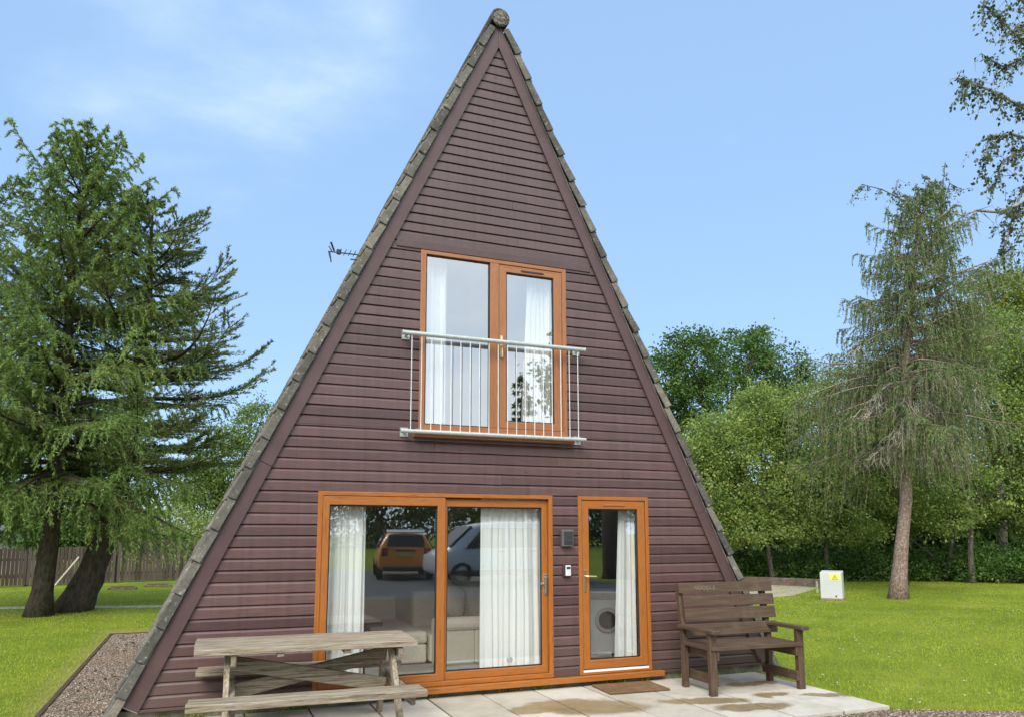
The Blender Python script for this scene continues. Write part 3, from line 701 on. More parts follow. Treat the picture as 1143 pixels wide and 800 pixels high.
# doormat
def mat_coir():
    m, nt = new_mat('coir'); c = coords(nt); n = noise(nt, c, 90, 3, .7); n2 = noise(nt, c, 5, 4)
    r = ramp(nt, n, 'Fac', [(.3, (.10, .055, .025)), (.7, (.32, .20, .11))]); d = ramp(nt, n2, 'Fac', [(.3, (.7, .7, .7)), (.7, (1.1, 1.1, 1.1))])
    a = mixc(nt, 1.0, (r, 'Color'), (d, 'Color'), 'MULTIPLY'); return finish(m, nt, (a, 2), 1, (n, 'Fac'), 1, .012, spec=.1)
mb = MB(); mb.box(-.375, .375, -.24, .24, 0, .022); dm = mb.build('doormat', mat_coir(), bevel=.008)
dm.location = (1.50, -.36, PZ+.004); dm.rotation_euler = (0, 0, -.06); tag(dm, 'worn brown coir doormat below the single glazed door', 'doormat')
dm2 = MB(); 
for i in range(60):
    x = -.37+i*.0125
    dm2.bar((x, -.24, .012), (x+R.uniform(-.004, .004), -.252-R.uniform(0, .008), .006), .007, .007, (0, 0, 1), R.random())
dm2.build('fringe', bpy.data.materials['coir'], dm, local=True)

# ------------------------------------------------------------------ garden items
ub = root('utility_box', (13.35, 8.55, 0), 'white electricity cabinet with a yellow warning triangle on the lawn', 'utility box', None, rad(-52))
MAT['cab'] = plain('cabinet_enamel', (.60, .60, .58), .4, 0, .05, 3)
a = MB(); a.prism([(-.30, .05), (.30, .05), (.30, .74), (-.30, .80)], 'x', -.24, .24) if False else a.hexa([(-.28, -.22, .05), (.28, -.22, .05), (.28, .22, .05), (-.28, .22, .05), (-.28, -.22, .755), (.28, -.22, .755), (.28, .22, .80), (-.28, .22, .80)])
cab = a.build('cabinet', MAT['cab'], ub, bevel=.012, local=True)
a = MB(); a.box(-.295, .295, -.235, .235, .0, .05); a.build('base', plain('soil_stained_base', (.28, .2, .14), .9, 0, .5, 18), ub, bevel=.01, local=True)
a = MB(); a.box(-.035, .25, -.226, -.2205, .54, .735); sg = a.build('warning_sign', plain('sign_yellow', (.78, .72, .22), .5, 0, .05), ub, local=True)
a = MB(); a.prism([(.035, .57), (.185, .57), (.11, .715)], 'y', -.2285, -.2265); a.build('triangle_border', plain('sign_dark', (.30, .30, .05), .5), sg, local=True)
a = MB(); a.prism([(.055, .581), (.165, .581), (.11, .69)], 'y', -.2305, -.2290); a.build('triangle', plain('triangle_yellow', (.72, .64, .06), .5), sg, local=True)
a = MB(); a.prism([(.116, .67), (.100, .628), (.111, .628), (.102, .59), (.124, .638), (.112, .638), (.122, .67)][::-1], 'y', -.2325, -.2308); a.build('lightning_bolt', MAT['dark'], sg, local=True)
a = MB(); a.tube([(.12, -.218, .12), (.12, -.234, .12)], .022, 10); a.build('lock', MAT['dark'], cab, local=True)
for z in (.38, .44, .50):
    for y in (-.06, .02): a = MB(); a.box(-.286, -.2805, y-.012, y+.012, z-.008, z+.008); a.build('vent_slot', MAT['dark'], cab, local=True)
q = at(912, 655, 10.6); mb = MB(); mb.box(q[0]-.025, q[0]+.025, q[1]-.025, q[1]+.025, 0, .34); mb.prism([(q[0]-.025, .34), (q[0]+.025, .34), (q[0], .37)], 'y', q[1]-.025, q[1]+.025)
tag(mb.build('marker_post', plain('faded_post', (.36, .36, .20), .9, 0, .3), bevel=.006), 'short pale marker post beside the paved corner', 'post')
for i, (u, v, y, lab) in enumerate(((137, 657, 20.4, 'rusty manhole cover in the lawn nearer the bent trunk'), (176, 654, 21.4, 'rusty manhole cover in the lawn nearer the house corner'))):
    p = at(u, v, y); mh = root('manhole_cover', (p[0], p[1], 0), lab, 'manhole cover', 'manhole covers in the left lawn')
    a = MB(); a.box(-.42, .42, -.34, .34, 0.0, .07); a.build('surround', plain('concrete_ring', (.20, .15, .10), .9, 0, .4, 10) if i == 0 else bpy.data.materials['concrete_ring'], mh, bevel=.01, local=True)
    a = MB(); a.box(-.34, .34, -.27, .27, .07, .09); a.build('lid', plain('rusty_iron', (.13, .075, .05), .85, .2, .4, 12) if i == 0 else bpy.data.materials['rusty_iron'], mh, bevel=.006, local=True)

# board fence beyond the left lawn: three runs of different height
MAT['fence'] = None
def fence_mat():
    m, nt = new_mat('fence_board'); c = coords(nt, (14, 14, 1)); n = noise(nt, c, 2, 6, .7); t = tone(nt)
    r = ramp(nt, t, 'Fac', [(0, (.075, .053, .042)), (.5, (.10, .074, .060)), (1, (.14, .108, .088))]); d = ramp(nt, n, 'Fac', [(.3, (.65, .65, .65)), (.7, (1.15, 1.15, 1.15))])
    a = mixc(nt, 1.0, (r, 'Color'), (d, 'Color'), 'MULTIPLY'); return finish(m, nt, (a, 2), .9, (n, 'Fac'), .5, .01, spec=.2)
MAT['fence'] = fence_mat()
fa, fb, fc = np.array([-11.0, 22.2, 0]), np.array([-6.05, 24.15, 0]), np.array([8.5, 29.2, 0]); f0 = np.array([-34, 14.5, 0])
fence = root('board_fence', (-9, 23, 0), 'long brown vertical board fence behind the left lawn', 'fence')
def run(p, q, h0, h1):
    a = MB(); d = q-p; ln = np.linalg.norm(d); u = d/ln; nrm = np.array([u[1], -u[0], 0]); n = int(ln/.125)
    for i in range(n):
        c = p+u*(i+.5)*.125; h = h0+(h1-h0)*i/n+R.uniform(-.025, .025); w = .052; th = .010; o = nrm*(.012 if i % 2 else 0)
        pts = []
        for z in (.05, h):
            for s, k in ((-1, -1), (1, -1), (1, 1), (-1, 1)): pts.append(c+u*w*s+nrm*th*k+o+np.array([0, 0, z]))
        a.hexa(pts, R.random())
    o = a.build('board_panel', MAT['fence'], fence)
    b = MB()
    for z in (.35, h0-.35): b.bar(p-nrm*.05+np.array([0, 0, z]), q-nrm*.05+np.array([0, 0, z]), .04, .08)
    k = 0
    while k < ln: 
        c = p+u*k-nrm*.09; b.box(c[0]-.05, c[0]+.05, c[1]-.05, c[1]+.05, 0, h0-.05); k += 2.4
    b.build('fence_frame', MAT['fence'], fence)
run(f0, fa, 1.25, 1.25); run(fa, fb, 1.28, 1.40); run(fb, fc, 1.55, 1.55)
pa, pb = at(61, 653, 22.95), at(88, 621, 23.2)
mb = MB(); mb.bar(pa, pb, .05, .11, (0, -1, 0)); tag(mb.build('timber_prop', plain('bare_pine', (.48, .43, .36), .8, 0, .15, 4), bevel=.004), 'pale bare plank propped slanting against the brown board fence', 'plank')
# grey roofed outbuilding beyond the fence
ob = root('outbuilding', (-17, 33, 0), 'grey roofed building partly hidden behind the fence and conifers', 'building')
a = MB(); a.box(-21, -10.9, 33, 39, 0, 1.75); a.build('wall', plain('render_wall', (.45, .44, .42), .9), ob)
a = MB(); a.prism([(32.6, 1.6), (39.4, 1.6), (36, 2.75)], 'x', -21.4, -10.6)
a.build('roof', plain('slate', (.17, .175, .18), .8, 0, .25, 5, .4), ob)
a = MB(); a.bar((-10.54, 32.55, 1.65), (-10.54, 36, 2.83), .08, .16, (1, 0, 0)); a.bar((-10.54, 36, 2.83), (-10.54, 39.4, 1.65), .08, .16, (1, 0, 0)); a.build('bargeboard', MAT['white'], ob)

# ------------------------------------------------------------------ vegetation tools
def unit(v): return v/np.maximum(np.linalg.norm(v, axis=-1, keepdims=True), 1e-9)
def sprays(P, D, ln, wd, rnd=.6, flat=None):
    """pointed needle sprays or leaves at P along D"""
    n = len(P); d = unit(D+rng.normal(0, rnd, (n, 3))); r = rng.normal(0, 1, (n, 3))
    if flat is not None: r = unit(np.cross(d, np.array([0, 0, 1.0])))+r*flat
    s = unit(np.cross(d, r)) if flat is None else unit(r-d*np.sum(r*d, 1, keepdims=True))
    l = (ln*rng.uniform(.6, 1.3, n))[:, None]; w = (wd*rng.uniform(.7, 1.3, n))[:, None]
    return np.stack([P, P+d*l*.45+s*w*.5, P+d*l, P+d*l*.45-s*w*.5], 1)
class Foliage:
    def __init__(s): s.V = []; s.T = []
    def add(s, V, T): s.V.append(V); s.T.append(T)
    def build(s, name, mat, parent): return quads(name, np.concatenate(s.V), np.concatenate(s.T), mat, parent)
def along(A, B, n, eb=1.0):
    """n random points on each of the segments A-B, with the segment direction"""
    k = len(A); i = np.repeat(np.arange(k), n); t = (rng.random(k*n)**eb)[:, None]
    return A[i]+(B[i]-A[i])*t, unit(B[i]-A[i]), i, t[:, 0]
def path_fn(pts):
    P = np.array(pts, float); z = P[:, 2]
    return lambda h: np.array([np.interp(h, z, P[:, 0]), np.interp(h, z, P[:, 1]), h])
def rough_tube(mb, pts, rs, n=10, amp=.08, t=.5):
    b = len(mb.v); mb.tube(pts, rs, n, t)
    for i in range(b, len(mb.v)):
        x, y, z = mb.v[i]; k = (i-b)//n; r = rs[min(k, len(rs)-1)]
        mb.v[i] = (x+R.uniform(-amp, amp)*r, y+R.uniform(-amp, amp)*r, z)
MAT['bark_dark'] = bark_mat('dark_fissured_bark', (.022, .016, .012), (.085, .062, .048), (.075, .08, .045))
MAT['bark_larch'] = bark_mat('flaky_larch_bark', (.10, .05, .036), (.31, .21, .16), (.42, .37, .30), 1.8)
MAT['bark_grey'] = bark_mat('grey_bark', (.04, .035, .028), (.15, .13, .10))
MAT['bark_birch'] = bark_mat('birch_bark', (.06, .05, .045), (.38, .36, .33), None, .6)
MAT['twig_dead'] = plain('bare_grey_twig', (.33, .29, .23), .9, 0, .35, 3)
MAT['n_spruce'] = leaf_mat('spruce_needles', (.075, .125, .028), (.17, .26, .058), (.30, .39, .10), .38)
MAT['n_pine'] = leaf_mat('pine_needles', (.065, .095, .028), (.14, .185, .052), (.25, .27, .085), .33)
MAT['n_larch'] = leaf_mat('larch_needles', (.065, .095, .032), (.14, .20, .065), (.26, .32, .12), .35)
MAT['l_dark'] = leaf_mat('dark_green_leaves', (.035, .075, .014), (.08, .155, .028), (.16, .25, .05), .35)
MAT['l_mid'] = leaf_mat('bright_green_leaves', (.10, .16, .03), (.205, .29, .062), (.36, .43, .12), .42)
MAT['l_yellow'] = leaf_mat('yellow_green_leaves', (.09, .13, .014), (.17, .23, .03), (.33, .33, .05), .35)
MAT['l_birch'] = leaf_mat('birch_leaves', (.04, .06, .025), (.085, .12, .04), (.18, .20, .09), .25)
MAT['l_ivy'] = leaf_mat('ivy_leaves', (.03, .075, .014), (.075, .155, .028), (.16, .26, .05), .3, .45)

def conifer(name, label, group, trunk, rtrunk, nb, zr, length, elev, droop, tip, hang, tw, nmat, bmat, dens=22, needle=(.13, .022), zones=None, seed=0, keep=None, spread=.5, twn=11, bw=.022, tonebase=.5, downb=.25, endb=1.0, gaps=0.0):
    R.seed(seed); global rng; rng = np.random.default_rng(seed)
    base = trunk[0]; t = root(name, tuple(base), label, 'tree', group)
    fn = path_fn(trunk); top = trunk[-1][2]
    mb = MB(); zs = [p[2] for p in trunk]
    zz = sorted(set(list(np.linspace(base[2], top, 22))+zs))
    f_ = path_fn([(p[0], p[1], p[2]) for p in trunk])
    rs = [rtrunk*max(.05, (1-(z-base[2])/(top-base[2]))**.85)*(1.0+.55*math.exp(-(z-base[2])/.28)) for z in zz]
    pts = [f_(z) for z in zz]; pts[0] = pts[0]-np.array([0, 0, .15]); rough_tube(mb, pts, rs, 14)
    fol = Foliage(); A, B, TT, LN = [], [], [], []
    az = R.uniform(0, 6.28); dead = MB()
    for i in range(nb):
        u = (i+R.random())/nb; z = zr[0]+(zr[1]-zr[0])*u; az += 2.4+R.uniform(-.5, .5)
        ln = length(u)*R.uniform(.62, 1.1)
        if R.random() < gaps: continue
        ln *= .82+.3*math.sin(z*2.1+seed)*math.sin(az*1.5+z)
        h = np.array([math.cos(az), math.sin(az), 0]); p0 = fn(min(z, top-.05)); e = math.tan(elev(u)+R.uniform(-.15, .15)); dr = droop(u)*R.uniform(.6, 1.3); tp = tip(u)*R.uniform(.5, 1.5)
        side = np.array([-h[1], h[0], 0]); cv = R.uniform(-.25, .25)
        S = np.linspace(0, 1, 9)
        pb = [p0+h*ln*s+side*cv*ln*s*s+np.array([0, 0, ln*(e*s-dr*s*s+tp*s**4)]) for s in S]
        rb = [max(.006, bw*(ln**.8)*(1-.93*s)) for s in S]
        mb.tube(pb, rb, 5, .5, False)
        pb = np.array(pb)
        ntw = int(twn*ln)+3; tb_ = R.gauss(0, .16)
        for k in range(ntw):
            s = .12+.88*(k+R.random())/ntw; j = min(7, int(s*8)); fr = s*8-j; q = pb[j]*(1-fr)+pb[j+1]*fr; dd = pb[j+1]-pb[j]; dd = dd/np.linalg.norm(dd)
            sd = 1 if k % 2 else -1
            tl = (tw*(1-.72*s)*min(1.5, ln*.45)+.14)*R.uniform(.6, 1.2)
            td = dd*R.uniform(.45, .95)+np.cross(dd, (0, 0, 1))*sd*R.uniform(.4, 1)*spread*2; td = td/np.linalg.norm(td)
            e1 = q+td*tl*.5+np.array([0, 0, -hang*tl*.18]); e2 = q+td*tl*(1-.3*min(1, hang))+np.array([0, 0, -hang*tl*.8])
            A += [q, e1]; B += [e1, e2]; TT += [tb_]*2; LN += [tl]*2
        A.append(pb[7]); B.append(pb[8]+(pb[8]-pb[7])*.2); TT.append(tb_); LN.append(ln*.15)
    # leader
    A.append(fn(top-.9)); B.append(fn(top)); TT.append(0); LN.append(1)
    A, B, TT = np.array(A), np.array(B), np.array(TT)
    # fine wood of the twigs
    wv = []
    d = unit(B-A); sdv = unit(np.cross(d, rng.normal(0, 1, d.shape))); w = .0045
    twq = np.stack([A-sdv*w, A+sdv*w, B+sdv*w*.6, B-sdv*w*.6], 1)
    P, D, idx, tt = along(A, B, dens, endb)
    D2 = D+np.array([0, 0, -downb])
    fol.add(sprays(P, D2, needle[0], needle[1], .55), tonebase+TT[idx]+rng.normal(0, .17, len(P)))
    tr = mb.build('trunk', bmat, t, smooth=True)
    quads('twigs', twq, np.full(len(twq), .4), bmat, t)
    fol.build('crown', nmat, t)
    return t

def broadleaf(name, label, group, base, trunk_h, lobes, lmat, bmat, ncl, nl, lsize, rt=.14, clr=.34, seed=0, cat='tree', stems=None, tb=.5, shell=.5):
    R.seed(seed); rg_ = np.random.default_rng(seed)
    global rng; rng = rg_
    t = root(name, tuple(base), label, cat, group); base = np.array(base, float); mb = MB()
    lobes = [np.array(l, float) for l in lobes]
    cen = np.mean([l[:3] for l in lobes], 0)
    if trunk_h > 0:
        fork = base+np.array([(cen[0]-base[0])*.15, (cen[1]-base[1])*.15, trunk_h])
        mid = base*.5+fork*.5+np.array([R.uniform(-.1, .1), R.uniform(-.1, .1), 0])
        rough_tube(mb, [base-np.array([0, 0, .2]), base+np.array([0, 0, .25]), mid, fork], [rt*1.5, rt*1.1, rt*.95, rt*.8], 9)
    else: fork = base
    for l in lobes:
        c = l[:3]; m = fork*.55+c*.45+np.array([R.uniform(-.3, .3), R.uniform(-.3, .3), R.uniform(-.1, .3)])
        mb.tube([fork, m, c, c+np.array([R.uniform(-.5, .5)*l[3], R.uniform(-.5, .5)*l[4], .7*l[5]])], [rt*.6, rt*.42, rt*.25, rt*.06], 6, .5, False)
        for k in range(4):
            v = unit(rng.normal(0, 1, 3))*l[3:6]*.85; mb.tube([m, c+v*.5, c+v], [rt*.22, rt*.12, rt*.04], 5, .5, False)
    for s in (stems or []): mb.tube(*s)
    vol = np.array([l[3]*l[4]*l[5] for l in lobes])**.75; pick = rng.choice(len(lobes), ncl, p=vol/vol.sum()); Lb = np.array(lobes)[pick]
    dirs = unit(rng.normal(0, 1, (ncl, 3))); rr = (shell+(1-shell)*rng.random(ncl)**.6)*rng.uniform(.88, 1.12, ncl)
    cc = Lb[:, :3]+dirs*Lb[:, 3:6]*rr[:, None]
    if len(stems or []) or trunk_h == 0: cc[:, 2] = np.maximum(cc[:, 2], base[2]+.05)
    ct_ = tb+rng.normal(0, .17, ncl)
    i = np.repeat(np.arange(ncl), nl); n = len(i)
    P = cc[i]+rng.normal(0, 1, (n, 3))*np.array([1, 1, .7])*clr*.55*(rng.uniform(.6, 1.5, ncl)[i])[:, None]
    out = dirs[i]*.8+np.array([0, 0, -.25])
    V = sprays(P, out, lsize, lsize*.62, .9)
    mb.build('trunk', bmat, t, smooth=True)
    quads('crown', V, ct_[i]+rng.normal(0, .15, n), lmat, t)
    return t

# ------------------------------------------------------------------ the trees on the left
def P3(u, v, y): return tuple(float(c) for c in at(u, v, y))
def lobe(u, v, y, ru, rv):
    p = at(u, v, y); k = float((p-CAM)@_f)/FPX; return (p[0], p[1], p[2], ru*k, ru*k*.9, rv*k)
def gp(u, v, y):
    p = at(u, v, y); return (float(p[0]), float(p[1]), 0.0)
GL = 'conifers on the left lawn'
conifer('spruce_tree', 'drooping green conifer with the straight trunk nearest the gravel strip', GL,
        [(-6.47, 11.8, 0), (-6.36, 11.8, 1.5), (-6.30, 11.85, 4), (-6.36, 11.9, 8), (-6.25, 11.9, 11.5)], .215, 180, (2.3, 11.3),
        lambda u: 3.3*(1-u**1.9)+.5, lambda u: .02+.75*u, lambda u: .50-.28*u, lambda u: .30, .75, 1.2, MAT['n_spruce'], MAT['bark_dark'], 40, (.088, .020), seed=3, tonebase=.54, twn=10, gaps=.12, downb=.12)
conifer('pine_tree', 'dark open-crowned pine with a thick trunk bent at its base', GL,
        [(-6.02, 12.8, 0), (-5.80, 12.8, .30), (-5.62, 12.8, .75), (-5.48, 12.8, 1.3), (-5.25, 12.8, 2.2), (-4.95, 12.85, 4.6), (-4.75, 12.9, 7.2), (-4.78, 12.9, 10.5)], .33, 94, (3.1, 10.35),
        lambda u: 3.5*(1-u**2.3)+.55, lambda u: .06+.35*u, lambda u: .22, lambda u: .30, .02, 1.15, MAT['n_pine'], MAT['bark_dark'], 36, (.10, .020), seed=8, tonebase=.50, twn=12, bw=.028, downb=-.35, endb=.55, gaps=.10)
conifer('spruce_tree', 'drooping green conifer cut off by the left edge of the photo', GL,
        [(-9.3, 13.2, 0), (-9.25, 13.2, 4), (-9.2, 13.2, 12.2)], .22, 125, (2.5, 12.0),
        lambda u: 3.2*(1-u**1.9)+.5, lambda u: .02+.7*u, lambda u: .42-.2*u, lambda u: .34, .42, 1.0, MAT['n_spruce'], MAT['bark_dark'], 30, (.085, .019), seed=5, tonebase=.48, twn=10, gaps=.12, downb=.12)
GB = 'leafy trees behind the board fence'
broadleaf('leafy_tree', 'mid green leafy tree behind the fence, its crown touching the roof edge', GB, gp(262, 640, 29), 2.0,
          [lobe(262, 520, 29, 38, 45), lobe(288, 478, 29, 26, 36), lobe(232, 556, 29, 36, 28), lobe(275, 565, 29, 38, 30), lobe(240, 505, 29, 30, 34), lobe(215, 545, 29, 26, 30)], MAT['l_mid'], MAT['bark_grey'], 620, 46, .12, seed=21, tb=.30)
broadleaf('leafy_shrub', 'bright green shrub rising just above the board fence', GB, gp(190, 640, 27), 0,
          [lobe(188, 588, 27, 40, 24), lobe(152, 592, 27, 34, 22), lobe(226, 594, 27, 34, 22), lobe(170, 606, 27, 50, 20)], MAT['l_mid'], MAT['bark_grey'], 300, 46, .11, .08, seed=22, cat='shrub', tb=.62)
broadleaf('leafy_tree', 'dark green leafy tree behind the fence between the two conifer trunks', GB, gp(95, 640, 31), 2.0,
          [lobe(70, 560, 31, 55, 38), lobe(125, 535, 31, 50, 55), lobe(100, 480, 31, 45, 45)], MAT['l_dark'], MAT['bark_grey'], 420, 42, .14, seed=23, tb=.5)
for k_, (u_, y_, lab_) in enumerate(((62, 27.5, 'dark shrub just above the fence left of the straight trunk'), (112, 28, 'dark shrub just above the fence between the two trunks'))):
    broadleaf('leafy_shrub', lab_, GB, gp(u_, 640, y_), 0, [lobe(u_, 590, y_, 34, 26), lobe(u_+20, 600, y_, 26, 20), lobe(u_-20, 602, y_, 22, 18)], MAT['l_dark'], MAT['bark_grey'], 240, 44, .12, .08, seed=60+k_, cat='shrub', tb=.45)
broadleaf('leafy_tree', 'dark green leafy tree behind the fence at the left edge of the photo', GB, gp(-20, 640, 30), 2.0,
          [lobe(-30, 520, 30, 60, 55), lobe(10, 560, 30, 26, 22), lobe(-40, 450, 30, 50, 40)], MAT['l_dark'], MAT['bark_grey'], 380, 42, .14, seed=24, tb=.45)

# ------------------------------------------------------------------ the larch on the right lawn
lt = [P3(1002, 668, 8.07), P3(1006, 610, 8.07), P3(1011, 560, 8.07), P3(1013, 490, 8.1), P3(1010, 420, 8.1), P3(1018, 310, 8.15), P3(1036, 200, 8.2)]
larch = conifer('larch_tree', 'thin drooping larch with flaky pinkish trunk and dead grey lower branches on the lawn', None,
        lt, .20, 165, (4.3, lt[-1][2]-.25), lambda u: 3.3*(1-u**1.45)+.45, lambda u: .2+.4*u, lambda u: .66-.3*u, lambda u: .22, 1.6, 1.2, MAT['n_larch'], MAT['bark_larch'], 22, (.10, .022), seed=14, tonebase=.50, twn=10, downb=.5, gaps=.10)
# its low dead boughs: bare grey twigs hanging from short limbs
R.seed(4); mb = MB(); fn = path_fn(lt)
def dead_bough(p0, az, ln, e, nt_, hang):
    h = np.array([math.cos(az), math.sin(az), 0]); pts = [p0+h*ln*s+np.array([0, 0, ln*(e*s-.55*s*s)]) for s in np.linspace(0, 1, 7)]
    mb.tube(pts, [.035*(1-.8*s)+.004 for s in np.linspace(0, 1, 7)], 5, .5, False)
    for k in range(nt_):
        s = R.uniform(.12, 1); j = min(5, int(s*6)); q = pts[j]*(1-(s*6-j))+pts[j+1]*(s*6-j)
        d = np.array([R.gauss(0, .6), R.gauss(0, .6), R.uniform(-.7, .35)])+h*.6; l = R.uniform(.25, .8)*hang
        a1 = q+d*l*.4; a2 = a1+d*l*.3+np.array([0, 0, -l*.45]); a3 = a2+np.array([R.gauss(0, .07), R.gauss(0, .07), -l*.5])
        mb.tube([q, a1, a2, a3], [.012, .010, .007, .003], 3, .5, False)
        for w in range(2):
            b = a1*.5+a2*.5; e_ = b+np.array([R.gauss(0, .16), R.gauss(0, .16), -R.uniform(.1, .4)*hang]); mb.tube([b, (b+e_)/2+np.array([R.gauss(0, .05), R.gauss(0, .05), .04]), e_], [.009, .007, .003], 3, .5, False)
for i in range(11): dead_bough(fn(R.uniform(3.9, 4.5)), i*.6+R.uniform(-.2, .2), R.uniform(.8, 1.5), .28, 20, .9)
for i in range(11): dead_bough(fn(R.uniform(4.8, 8.0)), R.uniform(2.9, 5.4), R.uniform(1.0, 2.1), .12, 16, 1.15)
for i in range(3): dead_bough(fn(R.uniform(4.6, 6.4)), R.uniform(-.9, .2), R.uniform(1.6, 2.4), .25, 14, 1.1)
mb.build('dead_branches', MAT['twig_dead'], larch)

# ------------------------------------------------------------------ birch reaching in at the top right
bp = P3(1330, 700, -1.5); birch = root('birch_tree', (bp[0], bp[1], 0), 'birch whose sparse leafy branches reach in at the top right corner', 'tree')
mb = MB(); bt = [(bp[0], bp[1], -.2), (bp[0]-.05, bp[1], 3), (bp[0]-.2, bp[1]+.1, 7), (bp[0]-.3, bp[1]+.1, 11.5)]
rough_tube(mb, bt, [.2, .16, .11, .03], 10); fnb = path_fn(bt); FB = Foliage(); R.seed(9); rng = np.random.default_rng(9)
LIMBS = [[(1250, 190), (1190, 140), (1143, 121), (1115, 105), (1089, 95), (1068, 87)], [(1250, 120), (1190, 85), (1143, 47), (1115, 21), (1094, 2)], [(1260, 160), (1185, 60), (1140, 0), (1120, -40)],
         [(1260, 330), (1190, 250), (1143, 226), (1115, 237), (1089, 235), (1076, 241), (1060, 238)], [(1250, 300), (1180, 215), (1143, 208), (1128, 250), (1121, 281)], [(1250, 240), (1180, 165), (1130, 150), (1103, 152), (1099, 200)],
         [(1250, 260), (1190, 180), (1150, 160), (1120, 180), (1108, 215)], [(1240, 100), (1180, 40), (1150, 60), (1120, 75), (1095, 60)], [(1240, 60), (1170, 0), (1145, 25), (1125, 40)],
         [(1250, 280), (1195, 230), (1160, 240), (1135, 262)]]
for li, l in enumerate(LIMBS):
    pts = [np.array(P3(u, v, -1.2+.12*li)) for u, v in l]; st = fnb(min(11, pts[0][2]-.4)); pts = [st]+pts
    n = len(pts); mb.tube(pts, [.045*(1-.88*i/(n-1))+.002 for i in range(n)], 6, .5, False)
    for i in range(1, n-1):
        bare = li == 3 and i >= 4
        for k in range(4 if bare else 15):
            f = R.random(); q = pts[i]*(1-f)+pts[i+1]*f; dz = -R.uniform(.08, .42)
            e = q+np.array([R.gauss(0, .15), R.gauss(0, .15), dz]); m = (q+e)/2+np.array([R.gauss(0, .05), R.gauss(0, .05), .08]); mb.tube([q, m, e], [.006, .004, .002], 3, .5, False)
            if bare: continue
            A = np.array([q, m]); B = np.array([m, e]); Pq, D, _, _ = along(A, B, R.choice((3, 5, 7)))
            FB.add(sprays(Pq+rng.normal(0, .02, Pq.shape), D*.4+np.array([0, 0, -.6]), .062, .046, .7), .45+rng.normal(0, .22, len(Pq)))
mb.build('trunk', MAT['bark_birch'], birch, smooth=True); FB.build('crown', MAT['l_birch'], birch)
# a thin birch behind the larch whose leaf tips show beside the larch top
R.seed(19); rng = np.random.default_rng(19)
b2 = gp(1012, 660, 12.0); bt2 = root('birch_tree', b2, 'slender birch hidden behind the larch, its leafy tips around the larch top', 'tree')
mb = MB(); top = P3(1052, 200, 12.0); tp = [(b2[0], b2[1], -.1), (b2[0]+.1, b2[1], 5), (top[0]-.3, top[1], top[2]-4), top]; rough_tube(mb, tp, [.10, .08, .05, .012], 8); F2 = Foliage()
for l in ([(1045, 300), (1010, 225), (985, 212), (962, 206), (948, 226)], [(1048, 260), (1052, 215), (1055, 180)], [(1048, 250), (1060, 205), (1074, 212)], [(1045, 290), (1020, 240), (998, 215), (1003, 200)], [(1046, 280), (1030, 230), (1022, 205)], [(1050, 240), (1040, 205), (1028, 195)]):
    pts = [np.array(P3(u, v, 12.0)) for u, v in l]; n = len(pts); mb.tube(pts, [.03*(1-.85*i/(n-1))+.003 for i in range(n)], 5, .5, False)
    for i in range(n-1):
        for k in range(9):
            f = R.random(); q = pts[i]*(1-f)+pts[i+1]*f; e = q+np.array([R.gauss(0, .18), R.gauss(0, .18), -R.uniform(.05, .45)]); mb.tube([q, e], [.006, .003], 3, .5, False)
            Pq, D, _, _ = along(np.array([q]), np.array([e]), R.choice((5, 8, 11))); F2.add(sprays(Pq+rng.normal(0, .03, Pq.shape), D*.3+np.array([0, 0, -.6]), .085, .06, .7), .45+rng.normal(0, .2, len(Pq)))
mb.build('trunk', MAT['bark_grey'], bt2, smooth=True); F2.build('crown', MAT['l_birch'], bt2)

# ------------------------------------------------------------------ the wood behind the right lawn
GW = 'leafy trees behind the right lawn'
def wood(label, base, th, lobes, mat, ncl, nl, ls, seed, rt=.13, clr=.36, tb=.5, stems=None):
    return broadleaf('leafy_tree', label, GW, base, th, lobes, mat, MAT['bark_grey'], ncl, nl, ls, rt, clr, seed, 'tree', stems, tb)
wood('tall dark green tree rising behind the lighter trees beside the roof slope', gp(810, 640, 21), 4.5,
     [lobe(770, 402, 21, 40, 34), lobe(825, 398, 21, 42, 30), lobe(873, 412, 21, 28, 26), lobe(738, 432, 21, 32, 44), lobe(800, 455, 21, 66, 46), lobe(868, 460, 21, 46, 44), lobe(760, 520, 21, 50, 60), lobe(896, 425, 21, 14, 18), lobe(846, 382, 21, 16, 15)], MAT['l_dark'], 900, 52, .15, 31, .22, .42, .5)
wood('light green rounded tree on a thin stem beside the paved corner', gp(862, 649, 14.7), 2.4,
     [lobe(806, 500, 14.7, 42, 42), lobe(850, 468, 14.7, 38, 38), lobe(800, 560, 14.7, 40, 36), lobe(852, 545, 14.7, 42, 42), lobe(825, 588, 14.7, 50, 20), lobe(880, 590, 14.7, 34, 18), lobe(776, 530, 14.7, 24, 50)], MAT['l_mid'], 760, 54, .115, 32, .085, .34, .60)
wood('light green tree between the thin-stemmed tree and the larch', gp(922, 648, 14.6), 2.6,
     [lobe(902, 468, 14.6, 40, 40), lobe(948, 444, 14.6, 38, 40), lobe(905, 540, 14.6, 48, 44), lobe(955, 520, 14.6, 44, 50), lobe(975, 470, 14.6, 40, 46), lobe(942, 585, 14.6, 46, 24), lobe(985, 545, 14.6, 36, 40)], MAT['l_mid'], 800, 54, .115, 33, .095, .34, .55)
wood('green tree directly behind the larch trunk', gp(1010, 640, 15.5), 2.6,
     [lobe(1005, 500, 15.5, 42, 48), lobe(1030, 560, 15.5, 40, 32), lobe(990, 575, 15.5, 34, 26), lobe(1030, 440, 15.5, 45, 45)], MAT['l_mid'], 560, 52, .13, 34, .10, .36, .62)
st_ = [P3(1060, 640, 13.3), P3(1066, 600, 13.2), P3(1078, 560, 13.1)]
